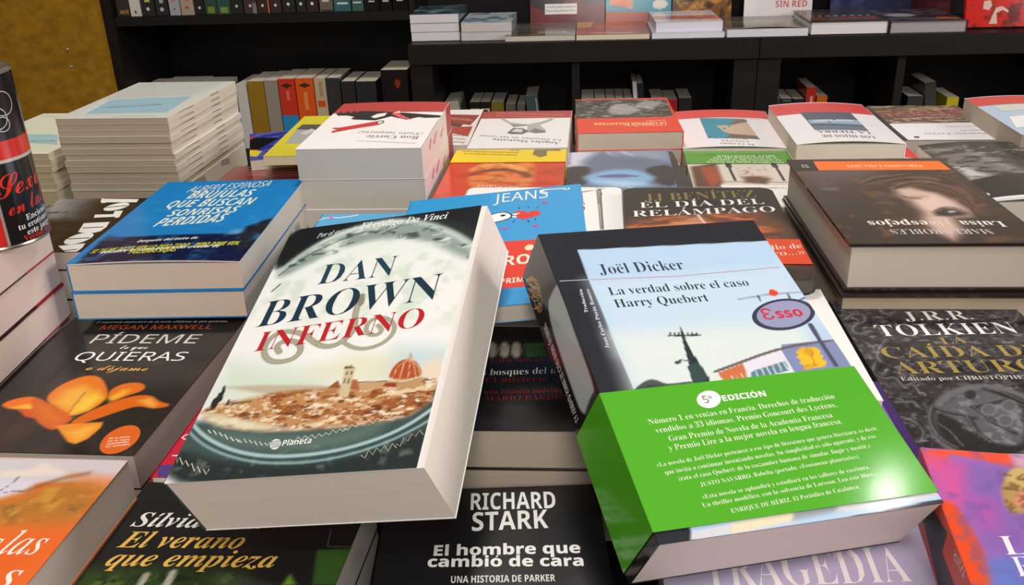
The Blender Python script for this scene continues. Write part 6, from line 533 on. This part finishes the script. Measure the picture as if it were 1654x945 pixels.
{'cs':(70,66,64),'page':(232,226,210),'mat':'gloss','name':'paperback_book','c':(70,66,64),'key':'cb23','label':'tall grey book leaning in the fourth cubbyhole','cat':'book','w':0.14,'d':0.235,'t':0.031,'loc':(0.9986,2.825,0.5394),'q':(0.53366,0.4639,0.4639,0.53366),'group':'books in the cubbyholes','nofill':1},
{'cs':(206,190,40),'page':(232,226,210),'mat':'gloss','name':'paperback_book','c':(206,190,40),'key':'cb24','label':'yellow book in the fourth cubbyhole','cat':'book','w':0.14,'d':0.19,'t':0.033,'loc':(1.052,2.825,0.518),'q':(0.5,0.5,0.5,0.5),'group':'books in the cubbyholes','nofill':1},
{'page':(222,220,226),'mat':'shiny','step':6,'c':(62,84,88),'key':'da','label':'glossy teal-covered paperback, topmost of three at the left end of the display top','cat':'book','w':0.139,'d':0.2,'t':0.0245,'loc':(-0.4235,2.742,0.8702),'q':(0,0,0,1),'group':'white-edged paperbacks at the left end of the display top','ops':[('nz',40,(150,180,186),0.5,0.7,0.9,None,0,141,1),('nz',20,(24,36,40),0.5,0.7,0.8,None,0,142,1)],'copies':[('middle one of three white-edged paperbacks at the left end of the display top',),('lowest of three white-edged paperbacks at the left end of the display top',)],'nofill':1},  # pale patches are wrap highlights painted into the teal cover colour
{'page':(206,200,196),'mat':'shiny','step':6,'c':(206,216,226),'key':'db','label':'glossy white and pale blue paperback, upper one of the second pile on the display top','cat':'book','w':0.142,'d':0.21,'t':0.0245,'loc':(-0.277,2.74,0.8455),'q':(0,0,0,1),'group':'white-edged paperbacks of the second pile on the display top','ops':[('nz',30,(110,140,150),0.5,0.65,0.9,None,0,143,1)],'pr':[('T','SB','DRUMMER',(90,110,120),20,120,100,0,22)],'copies':[('lower one of the second white-edged pile on the display top',)],'nofill':1},
{'page':(206,200,186),'name':'comic_album','step':5,'c':(98,94,84),'key':'dc','label':'thin grey comic album lying flat on the display top','cat':'book','w':0.194,'d':0.25,'t':0.0145,'loc':(-0.125,2.727,0.8207),'q':(0,0,0,1),'ops':[('nz',40,(66,70,54),0.45,0.65,0.9,None,0,144,1),('el',76.6,-40,-19,3.2,-1.9,54,(150,140,130),0.3,1)],'pr':[('T','B','BLACKSAD',(206,200,186),25,175,80,0,26)],'nofill':1},
{'page':(222,214,190),'name':'comic_album','step':5,'c':(176,82,52),'key':'dd','label':'thin orange-red comic album lying flat on the display top','cat':'book','w':0.201,'d':0.25,'t':0.0145,'loc':(0.0755,2.725,0.8207),'q':(0,0,0,1),'ops':[('nz',40,(150,60,40),0.45,0.65,0.9,None,0,145,1)],'pr':[('P',[(150,0),(201,0),(201,120),(160,100)],(206,160,70)),('P',[(20,215),(60,232),(150,222),(170,205),(150,214),(60,222)],(226,210,200)),('T','B','CALAVERA',(206,140,70),40,90,110,0,30)],'nofill':1},
{'page':(222,222,236),'step':6,'cs':(44,40,46),'c':(222,214,222),'key':'df','label':'white and pink paperback, upper one of a pair in the middle of the display top','cat':'book','w':0.182,'d':0.23,'t':0.026,'loc':(0.281,2.73,0.836),'q':(-0.01309,0,0,0.99991),'ops':[('pl',[(0,110),(182,100),(182,170),(0,190)],(190,96,96),8,0.9)],'pr':[('P',[(50,190),(56,190),(80,120),(74,120)],(60,54,54)),('T','B','DESEO Y DOLOR',(206,170,110),40,40,110,0,18)],'nofill':1},
{'page':(226,226,238),'c':(206,204,214),'key':'de','label':'white-edged paperback, lower one of a pair in the middle of the display top','cat':'book','w':0.196,'d':0.23,'t':0.015,'loc':(0.28,2.715,0.8207),'q':(0,0,0,1),'nofill':1},
{'page':(222,220,232),'step':6,'bend':(0.006,'arch'),'c':(92,90,78),'key':'dg','label':'olive grey paperback with a curled cover, middle of the display top','cat':'book','w':0.216,'d':0.25,'t':0.021,'loc':(0.492,2.72,0.8207),'q':(0,0,0,1),'ops':[('nz',40,(120,120,104),0.5,0.7,0.8,None,0,148,1)],'pr':[('P',[(70,120),(110,116),(140,122),(120,136),(80,132)],(190,190,184)),('P',[(60,205),(130,190),(190,225),(150,232),(80,230)],(70,54,54))],'nofill':1},
{'page':(232,226,226),'name':'hardcover_book','hard':1,'cs':(40,34,40),'step':5,'c':(62,58,54),'key':'dh','label':'thick white-edged hardcover with an orange panel and pale dots, on the display top','cat':'book','w':0.204,'d':0.24,'t':0.036,'loc':(0.708,2.72,0.8207),'q':(0,0,0,1),'ops':[('pl',[(14,150),(190,150),(190,215),(14,215)],(146,84,50),3,1),('nz',20,(90,86,80),0.5,0.7,0.8,None,0,149,1)],'pr':[('P',[(20,125),(32,128),(30,138),(22,136)],(226,224,216)),('P',[(42,129),(54,128),(52,138),(44,136)],(226,224,216)),('P',[(64,125),(76,128),(74,138),(66,136)],(226,224,216)),('P',[(86,129),(98,128),(96,138),(88,136)],(226,224,216)),('P',[(108,125),(120,128),(118,138),(110,136)],(226,224,216)),('P',[(130,129),(142,128),(140,138),(132,136)],(226,224,216)),('P',[(152,125),(164,128),(162,138),(154,136)],(226,224,216)),('P',[(174,129),(186,128),(184,138),(176,136)],(226,224,216))],'nofill':1},
{'page':(170,162,166),'name':'hardcover_book','hard':1,'cs':(48,34,44),'step':5,'c':(96,94,96),'key':'di','label':'thick grey-edged hardcover with a dark pictorial cover, right part of the display top','cat':'book','w':0.199,'d':0.24,'t':0.032,'loc':(0.9145,2.72,0.8207),'q':(0,0,0,1),'ops':[('nz',40,(44,40,52),0.45,0.6,0.9,None,0,150,1),('el',140,120,40,0,0,30,(200,198,198),0.3,0.9)],'pr':[('P',[(10,180),(60,170),(70,210),(10,222)],(196,110,70))],'nofill':1},
{'name':'comic_album','c':(104,30,34),'key':'ua','label':'dark red cover with a white sticker, standing upright behind the grey album','cat':'comic','w':0.223,'d':0.29,'t':0.014,'loc':(-0.0535,2.887,0.9643),'q':(0.76604,0.64279,0,-0),'pr':[('P',[(0,60),(70,40),(110,80),(60,130),(0,120)],(40,28,32)),('P',[(150,70),(222,60),(222,160),(170,140)],(40,28,32)),('P',[(44,36),(140,36),(140,66),(44,66)],(226,222,222)),('T','B','«Un thriller científico-romántico del',(70,64,66),48,55,88,0,5),('T','B','futuro: Salvaje al Realismo Puro»',(70,64,66),48,44,88,0,5)],'nofill':1},
{'name':'comic_album','c':(58,142,162),'step':4,'key':'ub','label':'teal comic cover with an orange figure, upright behind the orange album','cat':'comic','w':0.193,'d':0.29,'t':0.014,'loc':(0.1575,2.887,0.9643),'q':(0.76604,0.64279,0,-0),'ops':[('el',160,58,22,0,0,14,(212,208,198),0.05,1)],'pr':[('P',[(10,60),(60,52),(70,80),(40,110),(20,100)],(214,112,60)),('P',[(60,50),(78,44),(84,90),(70,90)],(196,140,110)),('P',[(0,0),(193,0),(193,34),(0,40)],(170,80,60))],'nofill':1},
{'step':5,'c':(120,80,40),'key':'uc','label':'brown and gold pictorial cover, standing upright behind the white and pink pair','cat':'book','w':0.172,'d':0.28,'t':0.014,'loc':(0.344,2.8861,0.9594),'q':(0.76604,0.64279,0,-0),'ops':[('nz',25,(190,140,60),0.45,0.6,0.9,None,0,160,1),('nz',18,(60,34,20),0.5,0.65,0.9,None,0,161,1)],'nofill':1},
{'c':(222,216,216),'key':'ud','label':'white cover with faint red letters, propped behind the olive grey paperback','cat':'book','w':0.195,'d':0.25,'t':0.014,'loc':(0.57,2.8974,0.9446),'q':(0.76558,0.6424,-0.02243,-0.02673),'pr':[('P',[(0,0),(195,0),(195,18),(0,4)],(40,38,40)),('T','SB','SIN RED',(190,90,90),90,40,90,0,18)],'nofill':1},
{'step':6,'c':(36,42,74),'key':'ue','label':'navy cover standing upright behind the thick hardcovers','cat':'book','w':0.23,'d':0.26,'t':0.014,'loc':(0.835,2.8984,0.9495),'q':(0.76604,0.64279,0,-0),'ops':[('nz',40,(70,76,110),0.5,0.7,0.7,None,0,163,1)],'nofill':1},
{'step':6,'c':(74,34,46),'key':'uf','label':'dark plum cover standing upright beside the navy one','cat':'book','w':0.12,'d':0.27,'t':0.014,'loc':(1.015,2.9303,0.9555),'q':(0.74896,0.66262,0,-0),'ops':[('nz',30,(120,60,60),0.5,0.7,0.7,None,0,164,1)],'nofill':1},
{'step':4,'name':'comic_album','c':(206,28,20),'key':'ug','label':'bright red cover with dark splotches, upright at the right end','cat':'comic','w':0.24,'d':0.3,'t':0.014,'loc':(1.15,2.7049,0.967),'q':(0.78801,0.61566,0,0),'ops':[('nz',26,(96,14,18),0.55,0.68,0.9,None,0,170,1),('nz',12,(60,60,30),0.66,0.74,0.7,None,0,171,1)],'pr':[('P',[(62,8),(84,8),(80,36),(96,44),(110,36),(112,42),(94,54),(78,50),(70,30)],(214,190,176)),('P',[(44,48),(60,44),(68,58),(62,70),(46,68)],(214,190,176))],'nofill':1},
]
# ------------------------------------------------------------ lettering is cut once, before the heavy meshes
def all_prints(b):
    bd = b.get('band') or {}
    for k in (b.get('pr', []), b.get('spr', []), bd.get('pr', [])):
        for p in k:
            if p[0] == 'T': yield p
need = {(p[1], c, fineness(p[8])) for b in BOOKS for p in all_prints(b) for c in p[2]} | {(st, c, fineness(h)) for st, tx, h in CAN_TEXT for c in tx}
cut_glyphs(need | {(st, 'H', 3) for st, c, r in need})

# ------------------------------------------------------------ the shop (store metres: x along the shelves, y into the shop)
def block(name, lo, hi, mat, parent=None, bev=0.0):
    m = MB(); m.box(lo, hi, (128, 128, 128)); o = m.build(name, mat, parent)
    if bev:
        bm = o.modifiers.new('edge', 'BEVEL'); bm.width = bev; bm.segments = 2; bm.limit_method = 'ANGLE'
    return o
M['floor'] = plain('grey_floor_tiles', (120, 112, 104), .5, noise=(1, 1, 1), scale=3)
M['wall'] = plain('cream_wall_paint', (206, 196, 180), .8, noise=(1, 1, 1), scale=2)
M['ceil'] = plain('white_ceiling_paint', (190, 186, 180), .9, noise=(1, 1, 1), scale=2)
M['black'] = plain('black_brown_laminate', (20, 17, 17), .5, noise=(2, 60, 60), scale=6, spec=.3)
M['ochre'] = plain('ochre_plywood', (158, 116, 26), .6, noise=(1, 1, 1.5), scale=30, spec=.2)
M['steel'] = plain('bright_steel', (206, 204, 200), .25, 1.0)
M['tin'] = plain('tin_plate', (176, 170, 160), .3, 1.0)
struct(block('floor', (-2.6, -1.6, -.05), (2.6, 3.25, 0), 'floor'))
struct(block('ceiling', (-2.6, -1.6, 2.9), (2.6, 3.25, 2.95), 'ceil'))
struct(block('wall_back', (-2.6, 3.2, 0), (2.6, 3.25, 2.9), 'wall'))
struct(block('wall_left', (-2.65, -1.6, 0), (-2.6, 3.25, 2.9), 'wall'))
struct(block('wall_right', (2.6, -1.6, 0), (2.65, 3.25, 2.9), 'wall'))
struct(block('wall_front', (-2.65, -1.65, 0), (2.65, -1.6, 2.9), 'wall'))

t = tag(empty('display_table', (0, .8, 0)), 'black display table under all the piled books', 'table')
def part(name, lo, hi, mat, par, bev=.0015):
    L = par.location; return block(name, [lo[i]-L[i] for i in range(3)], [hi[i]-L[i] for i in range(3)], mat, par, bev)
part('tabletop', (-.98, .1, TABLE-.04), (1.0, 1.5, TABLE), 'black', t)
part('apron', (-.93, .15, TABLE-.12), (.95, 1.45, TABLE-.04), 'black', t)
for x in (-.95, .89):
    for y in (.13, 1.41): part('leg', (x, y, 0), (x+.06, y+.06, TABLE-.12), 'black', t)

t = tag(empty('bookcase', (-.95, 2.95, 0)), 'tall black bookcase at the left, two shelves of spines', 'bookcase')
part('side_panel', (-1.44, 2.745, 0), (-1.41, 3.12, 2.0), 'black', t); part('side_panel', (-.512, 2.745, 0), (-.496, 3.12, 2.0), 'black', t)
part('back_panel', (-1.41, 3.1, 0), (-.512, 3.12, 2.0), 'black', t, 0)
for z0, z1 in ((0, .08), (.452, .478), (.867, .893), (1.26, 1.286), (1.97, 2.0)): part('shelf', (-1.41, 2.75, z0), (-.512, 3.1, z1), 'black', t)

def display(x0, divs, lab):
    t = tag(empty('display_unit', (x0+.48, 2.85, 0)), lab, 'shelf unit'); x1 = x0+.965
    part('top_board', (x0, 2.585, .765), (x1, 3.0, .82), 'black', t)
    part('side_panel', (x0, 2.6, 0), (x0+.062, 3.0, .765), 'black', t); part('side_panel', (x1-.062, 2.6, 0), (x1, 3.0, .765), 'black', t)
    part('shelf', (x0+.062, 2.61, .395), (x1-.062, 2.985, .4225), 'black', t); part('plinth', (x0+.062, 2.63, 0), (x1-.062, 2.98, .07), 'black', t)
    for d in divs: part('divider', (d, 2.61, .4225), (d+.022, 2.985, .765), 'black', t)
    part('back_panel', (x0+.062, 2.985, .07), (x1-.062, 3.0, .765), 'black', t, 0)
    part('back_board', (x0, 2.965, .82), (x1, 2.985, 1.25), 'black', t)
display(-.494, (-.038,), 'low black display unit with cubbyholes, at the left beside the tall bookcase')
display(.4735, (.85,), 'low black display unit with cubbyholes, at the right end of the picture')

t = tag(empty('wooden_cabinet', (-1.75, 2.9, 0)), 'ochre wooden cabinet panel with two small screws, far left', 'cabinet')
part('body', (-2.1, 2.72, 0), (-1.4425, 3.15, 2.1), 'ochre', t)
for z in (.807, .756):
    bpy.ops.mesh.primitive_uv_sphere_add(segments=16, ring_count=8, radius=.0055); o = bpy.context.object; o.name = 'screw'; o.data.name = 'screw'
    o.scale = (1, .5, 1); o.location = (-1.56-t.location.x, 2.72-t.location.y, z); o.parent = t; o.data.materials.append(M['steel'])

# ------------------------------------------------------------ the books
TABLE = .82
for b in BOOKS:
    r = make_book(b); tag(r, b['label'], b['cat'], b.get('group'))
    x, y, z = b['loc']; k = 0; src = None
    def lower():                                            # a plain copy for the places lower in the pile
        global src
        if src is None:
            q = {i: v for i, v in b.items() if i not in ('bend', 'ops', 'pr', 'band')}; src = make_book(q); return src
        return copy_tree(src)
    for (lab,) in b.get('copies', []):
        c = lower(); k += 1; rnd = random.Random(b['key']+str(k)); c.location = (x+rnd.uniform(-.0016, .0016), y+rnd.uniform(-.0016, .0016), z-k*b['t'])
        tag(c, lab, b['cat'], b.get('group'))
    if b.get('nofill'): continue
    gap = z-k*b['t']-TABLE                                  # further copies lower down, down to the table
    n = max(0, round(gap/max(.03, b['t'])))
    if gap < .004: n = 0
    fx, fy, fs, ft = b.get('low', (0, 0, 1, 1))
    for j in range(n):
        c = lower(); h = gap/n; c.scale = (fs, ft, h/b['t']); c.location = (x+fx, y+fy, TABLE+h*(n-1-j))
        tag(c, FILL[b['key']]+(('', ), (', upper one', ', lower one'), (', upper one', ', middle one', ', lowest one'))[n-1][j], b['cat'], b.get('group') or 'lower copies of the '+b['cat']+' beneath '+SHORT[b['key']])

# ------------------------------------------------------------ the can
CX, CY, CZ, CR, CH = CAN
t = tag(empty('tin_can', (CX, CY, CZ)), 'tall black and red tin can with red script, on the red and black books', 'can')
def ring(mb, prof, col, n=128):
    a = np.linspace(0, 2*np.pi, n+1)[:-1]
    for (r0, z0), (r1, z1) in zip(prof[:-1], prof[1:]):
        v = np.r_[np.c_[r0*np.cos(a), r0*np.sin(a), 0*a+z0], np.c_[r1*np.cos(a), r1*np.sin(a), 0*a+z1]]
        i = np.arange(n); mb.add(v, np.stack([i, (i+1) % n, n+(i+1) % n, n+i], -1), col)
m = MB(); ring(m, [(0, .001), (CR-.004, .001), (CR-.001, 0), (CR+.0004, .0015), (CR-.0002, .003)], (180, 175, 168)); m.build('bottom_rim', 'tin', t, smooth=True)
m = MB(); ring(m, [(CR-.0002, CH-.004), (CR+.0006, CH-.0015), (CR, CH), (CR-.002, CH-.0005), (CR-.0035, CH-.006), (0, CH-.006)], (180, 175, 168)); m.build('lid', 'tin', t, smooth=True)
m = MB(); z1, z2, z3 = CH-.052, CH-.066, CH-.0685
ring(m, [(CR, .003), (CR, CH-.004)], (30, 27, 30))
A0 = math.atan2(-CY, -CX)                                    # the side that faces the viewer
def cyl(x, y, h):
    a = A0+np.asarray(x)/1000/CR; r = CR+.00008+h
    return np.c_[r*np.cos(a), r*np.sin(a), np.asarray(y)/1000]
def strip(x0, x1, y0, y1, c, h=0.0):
    X = np.linspace(x0, x1, 160)
    for a, b in zip(X[:-1], X[1:]): m.add(cyl(np.array([a, b, b, a]), np.array([y0, y0, y1, y1]), h), [(0, 1, 2, 3)], c)
C2 = 2*math.pi*CR*1000/2
strip(-C2, C2, z2*1000, z1*1000, (206, 44, 30)); strip(-C2, C2, z3*1000, z2*1000, (190, 186, 180))
strip(-C2, CAN_SEAM, 3.2, z3*1000, (200, 34, 24)); strip(CAN_SEAM-.5, CAN_SEAM+1.6, 3.2, z3*1000, (150, 146, 140), .00002)
for (cx, cy, r) in ((6, 112, 11), (18, 100, 9), (-4, 104, 12), (14, 118, 8), (26, 110, 10), (4, 92, 7), (22, 95, 6), (-10, 118, 9)):
    a = np.linspace(0, 2*np.pi, 41)
    for p, q in zip(a[:-1], a[1:]):
        P = [(cx+rr*math.cos(u), (CH*1000-135)+cy+rr*math.sin(u)*.9) for rr, u in ((r-.35, p), (r+.35, p), (r+.35, q), (r-.35, q))]
        if all(z1*1000 < y < CH*1000-5 for _, y in P): m.add(cyl(np.array([x for x, _ in P]), np.array([y for _, y in P]), .00003), [(0, 1, 2, 3)], (206, 204, 206))
for st, tx, h, c, x, y, w, sl in CAN_LINES:
    for v, f in text_shapes(st, tx, (x, y), (w, sl), h): m.add(cyl(v[:, 0], v[:, 1], .00004), f, c)
m.build('printed_wall', 'gloss', t, smooth=False)
